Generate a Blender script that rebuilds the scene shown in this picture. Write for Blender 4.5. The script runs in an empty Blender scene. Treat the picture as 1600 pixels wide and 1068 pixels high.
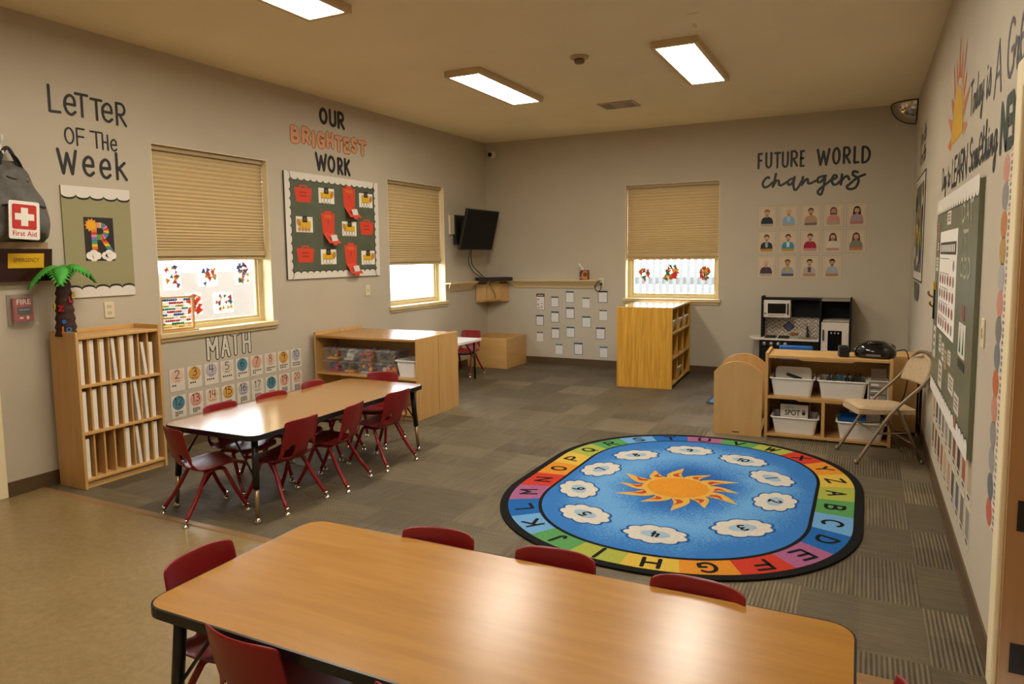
import bpy, bmesh, math, random
from mathutils import Matrix, Vector

PI = math.pi
R = math.radians
random.seed(7)
S = bpy.context.scene
C = S.collection

# ---------------------------------------------------------------- camera
# metres: left wall x = 0, back wall y = 0, floor z = 0
cam_data = bpy.data.cameras.new('camera')
cam = bpy.data.objects.new('camera', cam_data)
C.objects.link(cam)
CAM_YAW, CAM_PITCH, CAM_ROLL = 0.46627297, -0.09391956, -0.01248175
_f = Vector((-math.sin(CAM_YAW) * math.cos(CAM_PITCH), math.cos(CAM_YAW) * math.cos(CAM_PITCH), math.sin(CAM_PITCH)))
_r0 = Vector((math.cos(CAM_YAW), math.sin(CAM_YAW), 0))
_u0 = _r0.cross(_f)
_r = _r0 * math.cos(CAM_ROLL) + _u0 * math.sin(CAM_ROLL)
_u = _u0 * math.cos(CAM_ROLL) - _r0 * math.sin(CAM_ROLL)
_m = Matrix((_r, _u, -_f)).transposed().to_4x4()
_m.translation = Vector((4.8093, -8.7859, 1.4811))
cam.matrix_world = _m
cam_data.sensor_fit = 'HORIZONTAL'
cam_data.sensor_width = 36.0
cam_data.lens = 1098.43 / 1600 * 36.0
cam_data.shift_y = -30.61 / 1600
cam_data.clip_start = 0.05
S.camera = cam

# ---------------------------------------------------------------- world, exposure
world = bpy.data.worlds.new('overcast_sky')
S.world = world
world.use_nodes = True
_bg = world.node_tree.nodes['Background']
_bg.inputs['Color'].default_value = (0.86, 0.93, 1.0, 1)
_bg.inputs['Strength'].default_value = 12.0
S.view_settings.view_transform = 'Standard'
S.view_settings.look = 'None'
S.view_settings.gamma = 1.0
S.view_settings.use_curve_mapping = False
S.view_settings.exposure = 0.0
LAMP_POWER = 40.0                 # radiance of the ceiling light diffusers
LAMP_COLOR = (1.0, 0.93, 0.79)

# ---------------------------------------------------------------- room sizes
W, H = 5.2416, 3.05
Y_END = -10.6                       # wall behind the camera
Y_STRIP = -6.165                    # carpet meets vinyl

# ---------------------------------------------------------------- materials
def lin(h):
    h = h.lstrip('#')
    out = []
    for i in (0, 2, 4):
        c = int(h[i:i + 2], 16) / 255
        out.append(c / 12.92 if c <= 0.04045 else ((c + 0.055) / 1.055) ** 2.4)
    return (*out, 1.0)

MATS = {}
def mat(name, col, rough=0.5, metal=0.0, var=0.0, vscale=8.0, bump=0.0, bscale=60.0, spec=0.5, stretch=None, coat=0.0):
    """Principled material with procedural colour variation and fine bump."""
    if name in MATS:
        return MATS[name]
    m = bpy.data.materials.new(name)
    m.use_nodes = True
    nt = m.node_tree
    b = nt.nodes['Principled BSDF']
    b.inputs['Roughness'].default_value = rough
    b.inputs['Metallic'].default_value = metal
    b.inputs['Specular IOR Level'].default_value = spec
    b.inputs['Coat Weight'].default_value = coat
    c = lin(col)
    b.inputs['Base Color'].default_value = c
    if var > 0 or bump > 0:
        tc = nt.nodes.new('ShaderNodeTexCoord')
        mp = nt.nodes.new('ShaderNodeMapping')
        nt.links.new(tc.outputs['Object'], mp.inputs['Vector'])
        if stretch:
            mp.inputs['Scale'].default_value = stretch
    if var > 0:
        n = nt.nodes.new('ShaderNodeTexNoise')
        n.inputs['Scale'].default_value = vscale
        n.inputs['Detail'].default_value = 5
        nt.links.new(mp.outputs['Vector'], n.inputs['Vector'])
        r = nt.nodes.new('ShaderNodeValToRGB')
        r.color_ramp.elements[0].position = 0.3
        r.color_ramp.elements[1].position = 0.7
        r.color_ramp.elements[0].color = tuple(x * (1 - var) for x in c[:3]) + (1,)
        r.color_ramp.elements[1].color = tuple(min(1, x * (1 + var)) for x in c[:3]) + (1,)
        nt.links.new(n.outputs['Fac'], r.inputs['Fac'])
        nt.links.new(r.outputs['Color'], b.inputs['Base Color'])
    if bump > 0:
        n2 = nt.nodes.new('ShaderNodeTexNoise')
        n2.inputs['Scale'].default_value = bscale
        nt.links.new(mp.outputs['Vector'], n2.inputs['Vector'])
        bp = nt.nodes.new('ShaderNodeBump')
        bp.inputs['Strength'].default_value = bump
        bp.inputs['Distance'].default_value = 0.01
        nt.links.new(n2.outputs['Fac'], bp.inputs['Height'])
        nt.links.new(bp.outputs['Normal'], b.inputs['Normal'])
    MATS[name] = m
    return m

def P(name, col):                   # printed paper / card colours
    return mat('print_' + name, col, 0.6, spec=0.3)

def node_mat(name):
    m = bpy.data.materials.new(name)
    m.use_nodes = True
    MATS[name] = m
    return m, m.node_tree, m.node_tree.nodes['Principled BSDF']

def N(nt, typ, **kw):
    n = nt.nodes.new('ShaderNode' + typ)
    for k, v in kw.items():
        setattr(n, k, v)
    return n

def math_node(nt, op, a, b=None):
    n = N(nt, 'Math', operation=op)
    for i, v in enumerate((a, b)):
        if v is None:
            continue
        if isinstance(v, (int, float)):
            n.inputs[i].default_value = v
        else:
            nt.links.new(v, n.inputs[i])
    return n.outputs[0]

def ramp(nt, fac, stops):
    r = N(nt, 'ValToRGB')
    cr = r.color_ramp
    while len(cr.elements) < len(stops):
        cr.elements.new(0.5)
    for e, (p, c) in zip(cr.elements, stops):
        e.position = p
        e.color = lin(c)
    nt.links.new(fac, r.inputs['Fac'])
    return r.outputs['Color']

def wood(name, c1, c2, scale, rough=0.35, coat=0.0):
    """Laminate / ply with soft grain; scale stretches the grain along its small axis."""
    m, nt, b = node_mat(name)
    tc = N(nt, 'TexCoord')
    mp = N(nt, 'Mapping')
    mp.inputs['Scale'].default_value = scale
    nt.links.new(tc.outputs['Object'], mp.inputs['Vector'])
    n = N(nt, 'TexNoise')
    n.inputs['Scale'].default_value = 1.0
    n.inputs['Detail'].default_value = 6
    n.inputs['Roughness'].default_value = 0.6
    n.inputs['Distortion'].default_value = 0.6
    nt.links.new(mp.outputs['Vector'], n.inputs['Vector'])
    nt.links.new(ramp(nt, n.outputs['Fac'], [(0.28, c1), (0.72, c2)]), b.inputs['Base Color'])
    b.inputs['Roughness'].default_value = rough
    b.inputs['Coat Weight'].default_value = coat
    b.inputs['Coat Roughness'].default_value = rough * .8
    return m

M_WALL = mat('painted_wall', '#bdb19c', 0.62, var=0.03, vscale=2.5, bump=0.12, bscale=140, spec=0.35)
M_CEIL = mat('ceiling_paint', '#f0e0ba', 0.75, var=0.03, vscale=1.5, bump=0.1, bscale=120, spec=0.2)
M_BASE = mat('rubber_base', '#57432b', 0.45, var=0.08, vscale=3)
M_CREAM = mat('cream_trim_paint', '#ecdcb4', 0.45, var=0.03)
M_VINYLFRAME = mat('tan_window_frame', '#cbb887', 0.45, var=0.02)
M_SILL = mat('sill_paint', '#d3bb8a', 0.35, var=0.03)
M_MAPLE_V = wood('maple_ply_vertical', '#c29557', '#d0a568', (18, 18, 1.6), 0.4)
M_MAPLE_X = wood('maple_ply_along_x', '#c29557', '#d0a568', (1.6, 18, 18), 0.36)
M_MAPLE_Y = wood('maple_ply_along_y', '#c29557', '#d0a568', (18, 1.6, 18), 0.36)
M_MAPLE_DULL = wood('maple_ply_pale', '#c0965c', '#cca468', (9, 9, 2), 0.42)
M_BAMBOO = wood('bamboo_strips', '#aa7820', '#dca844', (45, 45, 2.2), 0.35)
M_BAMBOO_TOP = wood('bamboo_top', '#c08f3c', '#d4a650', (4, 40, 40), 0.16, 0.6)
M_TABLE = wood('oak_laminate', '#9c6c2a', '#ae7c34', (2.2, 22, 22), 0.27, 0.12)
M_TABLE_Y = wood('oak_laminate_lengthwise', '#99692c', '#a97836', (22, 2.2, 22), 0.18, 0.8)
M_DOOR = wood('stained_door_wood', '#a88052', '#b88f60', (14, 14, 1.2), 0.4)
M_RED = mat('red_plastic', '#7f1216', 0.33, var=0.05, vscale=12)
M_REDTUBE = mat('red_enamel_tube', '#86121a', 0.25)
M_BLACK = mat('black_enamel', '#141414', 0.35)
M_BLACKMAT = mat('black_matte', '#1a1917', 0.6)
M_BLACKGLOSS = mat('black_gloss', '#0c0c0d', 0.12)
M_CHROME = mat('chrome', '#cfcac2', 0.16, metal=1.0)
M_STEEL = mat('nickel_leg', '#b79f78', 0.3, metal=0.9)
M_WHITE = mat('white_plastic', '#e8e4dc', 0.4)
M_WHITEPAPER = mat('white_paper', '#e9e2d6', 0.7, var=0.03)
M_IVORY = mat('ivory_plastic', '#d9cbab', 0.4)
M_VINYLBLACK = mat('black_vinyl_decal', '#171310', 0.5)
M_GREYFAB = mat('grey_backpack_nylon', '#5f5b55', 0.7, var=0.15, vscale=30, bump=0.25, bscale=90)
M_DARKFAB = mat('dark_webbing', '#23262b', 0.8)
M_BEIGE = mat('beige_upholstery', '#b49a78', 0.85, var=0.12, vscale=60, bump=0.3, bscale=220)
M_BEIGEMETAL = mat('taupe_enamel', '#7d6a54', 0.35, metal=0.2)
M_BLUEPL = mat('blue_plastic', '#1763b4', 0.35)

def clear_mat(name, col, alpha, rough=0.08):
    m, nt, b = node_mat(name)
    out = nt.nodes['Material Output']
    t = N(nt, 'BsdfTransparent')
    mx = N(nt, 'MixShader')
    b.inputs['Base Color'].default_value = lin(col)
    b.inputs['Roughness'].default_value = rough
    mx.inputs[0].default_value = alpha
    b.inputs['Specular IOR Level'].default_value = 0.2
    nt.links.new(t.outputs[0], mx.inputs[1])
    nt.links.new(b.outputs[0], mx.inputs[2])
    nt.links.new(mx.outputs[0], out.inputs['Surface'])
    return m
M_CLEAR = clear_mat('clear_plastic', '#d8d4cc', 0.09)
M_CLEARLID = clear_mat('clear_lid_plastic', '#dcd8d0', 0.22, 0.2)
M_GLASS = clear_mat('window_glass', '#dfe9ea', 0.06, 0.02)

def emit_mat(name, col, strength):
    m, nt, b = node_mat(name)
    b.inputs['Base Color'].default_value = (0.8, 0.8, 0.8, 1)
    b.inputs['Emission Color'].default_value = (*col, 1)
    b.inputs['Emission Strength'].default_value = strength
    return m
M_LAMP = emit_mat('lit_diffuser', LAMP_COLOR, LAMP_POWER)

# carpet: rectangular modular tiles, quarter turned, ribbed, each with its own tone
def carpet_material():
    m, nt, b = node_mat('carpet_tiles')
    tc = N(nt, 'TexCoord')
    sp = N(nt, 'SeparateXYZ')
    nt.links.new(tc.outputs['Object'], sp.inputs[0])
    T = 0.46
    u = math_node(nt, 'DIVIDE', sp.outputs['X'], T)
    v = math_node(nt, 'DIVIDE', sp.outputs['Y'], T)
    iu, iv = math_node(nt, 'FLOOR', u), math_node(nt, 'FLOOR', v)
    par = math_node(nt, 'PINGPONG', math_node(nt, 'ADD', iu, iv), 1.0)
    cmb = N(nt, 'CombineXYZ')
    nt.links.new(iu, cmb.inputs[0]); nt.links.new(iv, cmb.inputs[1])
    wn = N(nt, 'TexWhiteNoise', noise_dimensions='2D')
    nt.links.new(cmb.outputs[0], wn.inputs['Vector'])
    # ribs along x or y
    mixc = N(nt, 'Mix', data_type='FLOAT')
    nt.links.new(par, mixc.inputs[0]); nt.links.new(sp.outputs['X'], mixc.inputs[2]); nt.links.new(sp.outputs['Y'], mixc.inputs[3])
    mixd = N(nt, 'Mix', data_type='FLOAT')
    nt.links.new(par, mixd.inputs[0]); nt.links.new(sp.outputs['Y'], mixd.inputs[2]); nt.links.new(sp.outputs['X'], mixd.inputs[3])
    rib = math_node(nt, 'SINE', math_node(nt, 'MULTIPLY', mixc.outputs[0], 2 * PI / 0.017))
    # yarn streaks, long along the rib
    c2 = N(nt, 'CombineXYZ')
    nt.links.new(math_node(nt, 'MULTIPLY', mixc.outputs[0], 48.0), c2.inputs[0])
    nt.links.new(math_node(nt, 'MULTIPLY', mixd.outputs[0], 5.0), c2.inputs[1])
    nt.links.new(wn.outputs['Value'], c2.inputs[2])
    st = N(nt, 'TexNoise'); st.inputs['Scale'].default_value = 1.0; st.inputs['Detail'].default_value = 3
    nt.links.new(c2.outputs[0], st.inputs['Vector'])
    fine = N(nt, 'TexNoise'); fine.inputs['Scale'].default_value = 150.0
    nt.links.new(tc.outputs['Object'], fine.inputs['Vector'])
    # a band of accent blocks inside each tile
    band = math_node(nt, 'FLOOR', math_node(nt, 'MULTIPLY', mixd.outputs[0], 2 / T))
    c3 = N(nt, 'CombineXYZ')
    nt.links.new(cmb.outputs[0], c3.inputs[0])
    nt.links.new(math_node(nt, 'ADD', iu, math_node(nt, 'MULTIPLY', iv, 17.3)), c3.inputs[0])
    nt.links.new(band, c3.inputs[1])
    wn2 = N(nt, 'TexWhiteNoise', noise_dimensions='2D')
    nt.links.new(c3.outputs[0], wn2.inputs['Vector'])
    tone = math_node(nt, 'ADD', math_node(nt, 'MULTIPLY', wn.outputs['Value'], 0.17),
                     math_node(nt, 'MULTIPLY', wn2.outputs['Value'], 0.19))
    tone = math_node(nt, 'ADD', tone, math_node(nt, 'MULTIPLY', st.outputs['Fac'], 0.52))
    tone = math_node(nt, 'ADD', tone, math_node(nt, 'MULTIPLY', rib, 0.055))
    tone = math_node(nt, 'ADD', tone, math_node(nt, 'MULTIPLY', fine.outputs['Fac'], 0.12))
    col = ramp(nt, tone, [(0.15, '#3b301f'), (0.45, '#564a35'), (0.68, '#6e6148'), (0.95, '#8f7c50')])
    nt.links.new(col, b.inputs['Base Color'])
    b.inputs['Roughness'].default_value = 0.6
    b.inputs['Specular IOR Level'].default_value = 0.5
    bp = N(nt, 'Bump'); bp.inputs['Strength'].default_value = 0.5; bp.inputs['Distance'].default_value = 0.004
    nt.links.new(math_node(nt, 'ADD', rib, fine.outputs['Fac']), bp.inputs['Height'])
    nt.links.new(bp.outputs['Normal'], b.inputs['Normal'])
    return m
M_CARPET = carpet_material()

def vinyl_material():
    m, nt, b = node_mat('speckled_vinyl')
    tc = N(nt, 'TexCoord')
    n1 = N(nt, 'TexNoise'); n1.inputs['Scale'].default_value = 26; n1.inputs['Detail'].default_value = 8; n1.inputs['Roughness'].default_value = 0.75
    n2 = N(nt, 'TexNoise'); n2.inputs['Scale'].default_value = 3.0; n2.inputs['Detail'].default_value = 3
    for n in (n1, n2):
        nt.links.new(tc.outputs['Object'], n.inputs['Vector'])
    f = math_node(nt, 'ADD', math_node(nt, 'MULTIPLY', n1.outputs['Fac'], 0.75), math_node(nt, 'MULTIPLY', n2.outputs['Fac'], 0.25))
    nt.links.new(ramp(nt, f, [(0.3, '#75603e'), (0.5, '#8a744b'), (0.62, '#977f59'), (0.75, '#ac9472')]), b.inputs['Base Color'])
    b.inputs['Roughness'].default_value = 0.3
    bp = N(nt, 'Bump'); bp.inputs['Strength'].default_value = 0.08
    nt.links.new(n2.outputs['Fac'], bp.inputs['Height'])
    nt.links.new(bp.outputs['Normal'], b.inputs['Normal'])
    return m
M_VINYL = vinyl_material()

# ---------------------------------------------------------------- mesh builder
class MB:
    def __init__(s):
        s.v, s.f, s.m, s.s = [], [], [], []

    def add(s, vs, fs, m=0, M=None, smooth=False):
        o = len(s.v)
        for p in vs:
            p = Vector(p)
            s.v.append(tuple(M @ p) if M is not None else tuple(p))
        for i, f in enumerate(fs):
            s.f.append(tuple(o + k for k in f))
            s.m.append(m[i] if isinstance(m, (list, tuple)) else m)
            s.s.append(smooth)
        return s

    def box(s, x0, x1, y0, y1, z0, z1, m=0, M=None):
        v = [(x0, y0, z0), (x1, y0, z0), (x1, y1, z0), (x0, y1, z0), (x0, y0, z1), (x1, y0, z1), (x1, y1, z1), (x0, y1, z1)]
        return s.add(v, [(0, 3, 2, 1), (4, 5, 6, 7), (0, 1, 5, 4), (1, 2, 6, 5), (2, 3, 7, 6), (3, 0, 4, 7)], m, M)

    def prism(s, poly, a0, a1, axis='z', m=0, M=None):
        """poly (counter-clockwise) extruded along axis; axis y: poly is (x, z); axis x: poly is (y, z)"""
        n = len(poly)
        if axis == 'z':
            f = lambda p, a: (p[0], p[1], a)
        elif axis == 'y':
            f = lambda p, a: (p[0], a, p[1])
        else:
            f = lambda p, a: (a, p[0], p[1])
        v = [f(p, a0) for p in poly] + [f(p, a1) for p in poly]
        fs = [tuple(range(n - 1, -1, -1)), tuple(range(n, 2 * n))]
        fs += [(i, (i + 1) % n, n + (i + 1) % n, n + i) for i in range(n)]
        if axis == 'y':
            fs = [tuple(reversed(x)) for x in fs]
        return s.add(v, fs, m, M)

    def tube(s, pts, r, n=8, m=0, M=None, cap=True, flat=1.0):
        pts = [Vector(p) for p in pts]
        k = len(pts)
        rs = r if isinstance(r, (list, tuple)) else [r] * k
        tang = []
        for i in range(k):
            a = pts[max(0, i - 1)]; b = pts[min(k - 1, i + 1)]
            tang.append((b - a).normalized())
        up = Vector((0, 0, 1)) if abs(tang[0].z) < 0.9 else Vector((0, 1, 0))
        nx = tang[0].cross(up).normalized()
        vs = []
        for i in range(k):
            t = tang[i]
            nx = (nx - t * nx.dot(t)).normalized()
            ny = t.cross(nx)
            for j in range(n):
                a = 2 * PI * j / n
                vs.append(pts[i] + nx * (rs[i] * math.cos(a)) + ny * (rs[i] * flat * math.sin(a)))
        fs = [(i * n + j, i * n + (j + 1) % n, (i + 1) * n + (j + 1) % n, (i + 1) * n + j) for i in range(k - 1) for j in range(n)]
        s.add(vs, fs, m, M, smooth=True)
        if cap:
            o = len(s.v) - len(vs)
            s.f.append(tuple(o + j for j in range(n - 1, -1, -1))); s.m.append(m); s.s.append(False)
            s.f.append(tuple(o + (k - 1) * n + j for j in range(n))); s.m.append(m); s.s.append(False)
        return s

    def lathe(s, prof, n=16, m=0, M=None, smooth=True):
        k = len(prof)
        vs = [(r * math.cos(2 * PI * j / n), r * math.sin(2 * PI * j / n), z) for r, z in prof for j in range(n)]
        fs = [(i * n + j, i * n + (j + 1) % n, (i + 1) * n + (j + 1) % n, (i + 1) * n + j) for i in range(k - 1) for j in range(n)]
        fs += [tuple(range(n - 1, -1, -1)), tuple((k - 1) * n + j for j in range(n))]
        return s.add(vs, fs, m, M, smooth)

    def ball(s, c, r, sx=1, sy=1, sz=1, nu=12, nv=8, m=0, M=None):
        vs, fs = [], []
        for i in range(nv + 1):
            t = PI * i / nv
            for j in range(nu):
                a = 2 * PI * j / nu
                vs.append((c[0] + r * sx * math.sin(t) * math.cos(a), c[1] + r * sy * math.sin(t) * math.sin(a), c[2] - r * sz * math.cos(t)))
        for i in range(nv):
            for j in range(nu):
                fs.append((i * nu + j, i * nu + (j + 1) % nu, (i + 1) * nu + (j + 1) % nu, (i + 1) * nu + j))
        return s.add(vs, fs, m, M, True)

    def surf(s, fn, nu, nv, m=0, M=None, skip=None, smooth=True):
        vs = [fn(i / nu, j / nv) for j in range(nv + 1) for i in range(nu + 1)]
        fs = [(j * (nu + 1) + i, j * (nu + 1) + i + 1, (j + 1) * (nu + 1) + i + 1, (j + 1) * (nu + 1) + i)
              for j in range(nv) for i in range(nu) if not (skip and skip(i, j))]
        return s.add(vs, fs, m, M, smooth)

    # flat shapes on a wall-facing plane (x right, z up, seen from -y); d = distance in front of the plane y = 0
    def flat(s, poly, d, m=0, M=None):
        return s.add([(p[0], -d, p[1]) for p in poly], [tuple(range(len(poly)))], m, M)

    def rect(s, x0, x1, z0, z1, d, m=0, M=None):
        return s.flat([(x0, z0), (x1, z0), (x1, z1), (x0, z1)], d, m, M)

    def disc(s, cx, cz, rx, d, m=0, rz=None, n=20, M=None, a0=0, a1=2 * PI):
        rz = rx if rz is None else rz
        full = abs(a1 - a0 - 2 * PI) < 1e-6
        k = n if full else n + 1
        return s.flat([(cx + rx * math.cos(a0 + (a1 - a0) * i / n), cz + rz * math.sin(a0 + (a1 - a0) * i / n)) for i in range(k)], d, m, M)

    def stroke(s, pts, w, d, m=0, M=None):
        h = w / 2
        pts = [Vector((p[0], p[1])) for p in pts]
        pts = [p for i, p in enumerate(pts) if i == 0 or (p - pts[i - 1]).length > 1e-6]
        k = len(pts)
        d0_, kk = d, 0                 # overlapping pieces of a stroke step forward by hairs
        offs = []
        for i in range(k):
            d0 = (pts[i] - pts[i - 1]).normalized() if i else None
            d1 = (pts[i + 1] - pts[i]).normalized() if i < k - 1 else None
            offs.append((d0, d1))
        for i in range(k - 1):
            a, b = pts[i], pts[i + 1]
            t = (b - a).normalized()
            nrm = Vector((-t.y, t.x)) * h
            # share joint normals on gentle bends
            na = nrm; nb = nrm
            if offs[i][0] is not None and offs[i][0].dot(t) > 0.8:
                q = (offs[i][0] + t).normalized(); na = Vector((-q.y, q.x)) * h
            if offs[i + 1][1] is not None and offs[i + 1][1].dot(t) > 0.8:
                q = (offs[i + 1][1] + t).normalized(); nb = Vector((-q.y, q.x)) * h
            kk += 1
            s.flat([a - na, b - nb, b + nb, a + na], d0_ + 1.2e-5 * kk, m, M)
        for i in range(k):
            d0, d1 = offs[i]
            if d0 is None or d1 is None or d0.dot(d1) <= 0.8:
                kk += 1
                s.disc(pts[i].x, pts[i].y, h, d0_ + 1.2e-5 * kk, m, n=10, M=M)
        return s

    def text(s, string, size, x, z, d, m=0, M=None, bold=0.0, width=None):
        vs, fs, bb = font_mesh(string, bold)
        sc = size
        sx = sc if width is None else width / max(1e-6, bb[1] - bb[0])
        cx = (bb[0] + bb[1]) / 2
        return s.add([((v[0] - cx) * sx + x, -d, v[1] * sc + z) for v in vs], fs, m, M)

    def build(s, name, mats, parent=None, bevel=0.0, sub=0, solid=0.0, segs=2, loc=None, rotz=0.0, angle=40):
        me = bpy.data.meshes.new(name)
        me.from_pydata(s.v, [], s.f)
        mats = mats if isinstance(mats, (list, tuple)) else [mats]
        for m in mats:
            me.materials.append(m)
        for i, p in enumerate(me.polygons):
            p.material_index = s.m[i]
            p.use_smooth = s.s[i]
        me.update()
        o = bpy.data.objects.new(name, me)
        C.objects.link(o)
        if parent:
            o.parent = parent
        if loc is not None:
            o.location = loc
        if rotz:
            o.rotation_euler = (0, 0, rotz)
        if solid:
            md = o.modifiers.new('solid', 'SOLIDIFY'); md.thickness = solid; md.offset = 0
        if sub:
            md = o.modifiers.new('sub', 'SUBSURF'); md.levels = sub; md.render_levels = sub
        if bevel:
            md = o.modifiers.new('bevel', 'BEVEL'); md.width = bevel; md.segments = segs
            md.limit_method = 'ANGLE'; md.angle_limit = R(angle)
        return o

_fonts = {}
def font_mesh(string, bold=0.0):
    key = (string, bold)
    if key not in _fonts:
        cu = bpy.data.curves.new('lettering', 'FONT')
        cu.body = string
        cu.offset = bold
        cu.resolution_u = 3
        ob = bpy.data.objects.new('lettering', cu)
        C.objects.link(ob)
        dg = bpy.context.evaluated_depsgraph_get()
        dg.update()
        me = bpy.data.meshes.new_from_object(ob.evaluated_get(dg))
        vs = [tuple(v.co) for v in me.vertices]
        fs = [tuple(p.vertices) for p in me.polygons]
        xs = [v[0] for v in vs] or [0]
        _fonts[key] = (vs, fs, (min(xs), max(xs)))
        bpy.data.objects.remove(ob)
        bpy.data.meshes.remove(me)
        bpy.data.curves.remove(cu)
    return _fonts[key]

# ---------------------------------------------------------------- things and labels
def tag(o, label, cat, group=None):
    o['label'] = label
    o['category'] = cat
    if group:
        o['group'] = group
    return o

def thing(name, label, cat, loc=(0, 0, 0), rotz=0.0, group=None):
    o = bpy.data.objects.new(name, None)
    o.empty_display_size = 0.1
    C.objects.link(o)
    o.location = loc
    o.rotation_euler = (0, 0, rotz)
    return tag(o, label, cat, group)

def struct(o):
    o['kind'] = 'structure'
    return o

def dup(o, loc=None, rotz=None, label=None, parent=None):
    """a copy of a thing with copies of its parts and sub-parts (mesh data shared)"""
    c = o.copy()
    C.objects.link(c)
    if parent is not None:
        c.parent = parent
    for ch in list(o.children):
        dup(ch, parent=c)
    if loc is not None:
        c.location = loc
    if rotz is not None:
        c.rotation_euler = (0, 0, rotz)
    if label:
        c['label'] = label
    return c

LEFT, BACK, RIGHT = R(90), 0.0, R(-90)      # wall-mounted things are modelled facing -y with the wall at y = 0
def on_left(y, z, d=0.0):
    return (d, y, z)
def on_back(x, z, d=0.0):
    return (x, -d, z)
def on_right(y, z, d=0.0):
    return (W - d, y, z)

# ---------------------------------------------------------------- stroke alphabet
def arc(cx, cz, rx, rz, a0, a1, n=12):
    return [(cx + rx * math.cos(R(a0 + (a1 - a0) * i / n)), cz + rz * math.sin(R(a0 + (a1 - a0) * i / n))) for i in range(n + 1)]

def smooth(pts, n=6):
    p = [Vector(q) for q in pts]
    p = [2 * p[0] - p[1]] + p + [2 * p[-1] - p[-2]]
    out = []
    for i in range(1, len(p) - 2):
        for k in range(n):
            t = k / n
            a, b, c, d = p[i - 1], p[i], p[i + 1], p[i + 2]
            out.append(tuple(0.5 * ((2 * b) + (c - a) * t + (2 * a - 5 * b + 4 * c - d) * t * t + (3 * b - a - 3 * c + d) * t ** 3)))
    out.append(tuple(p[-2]))
    return out

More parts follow.
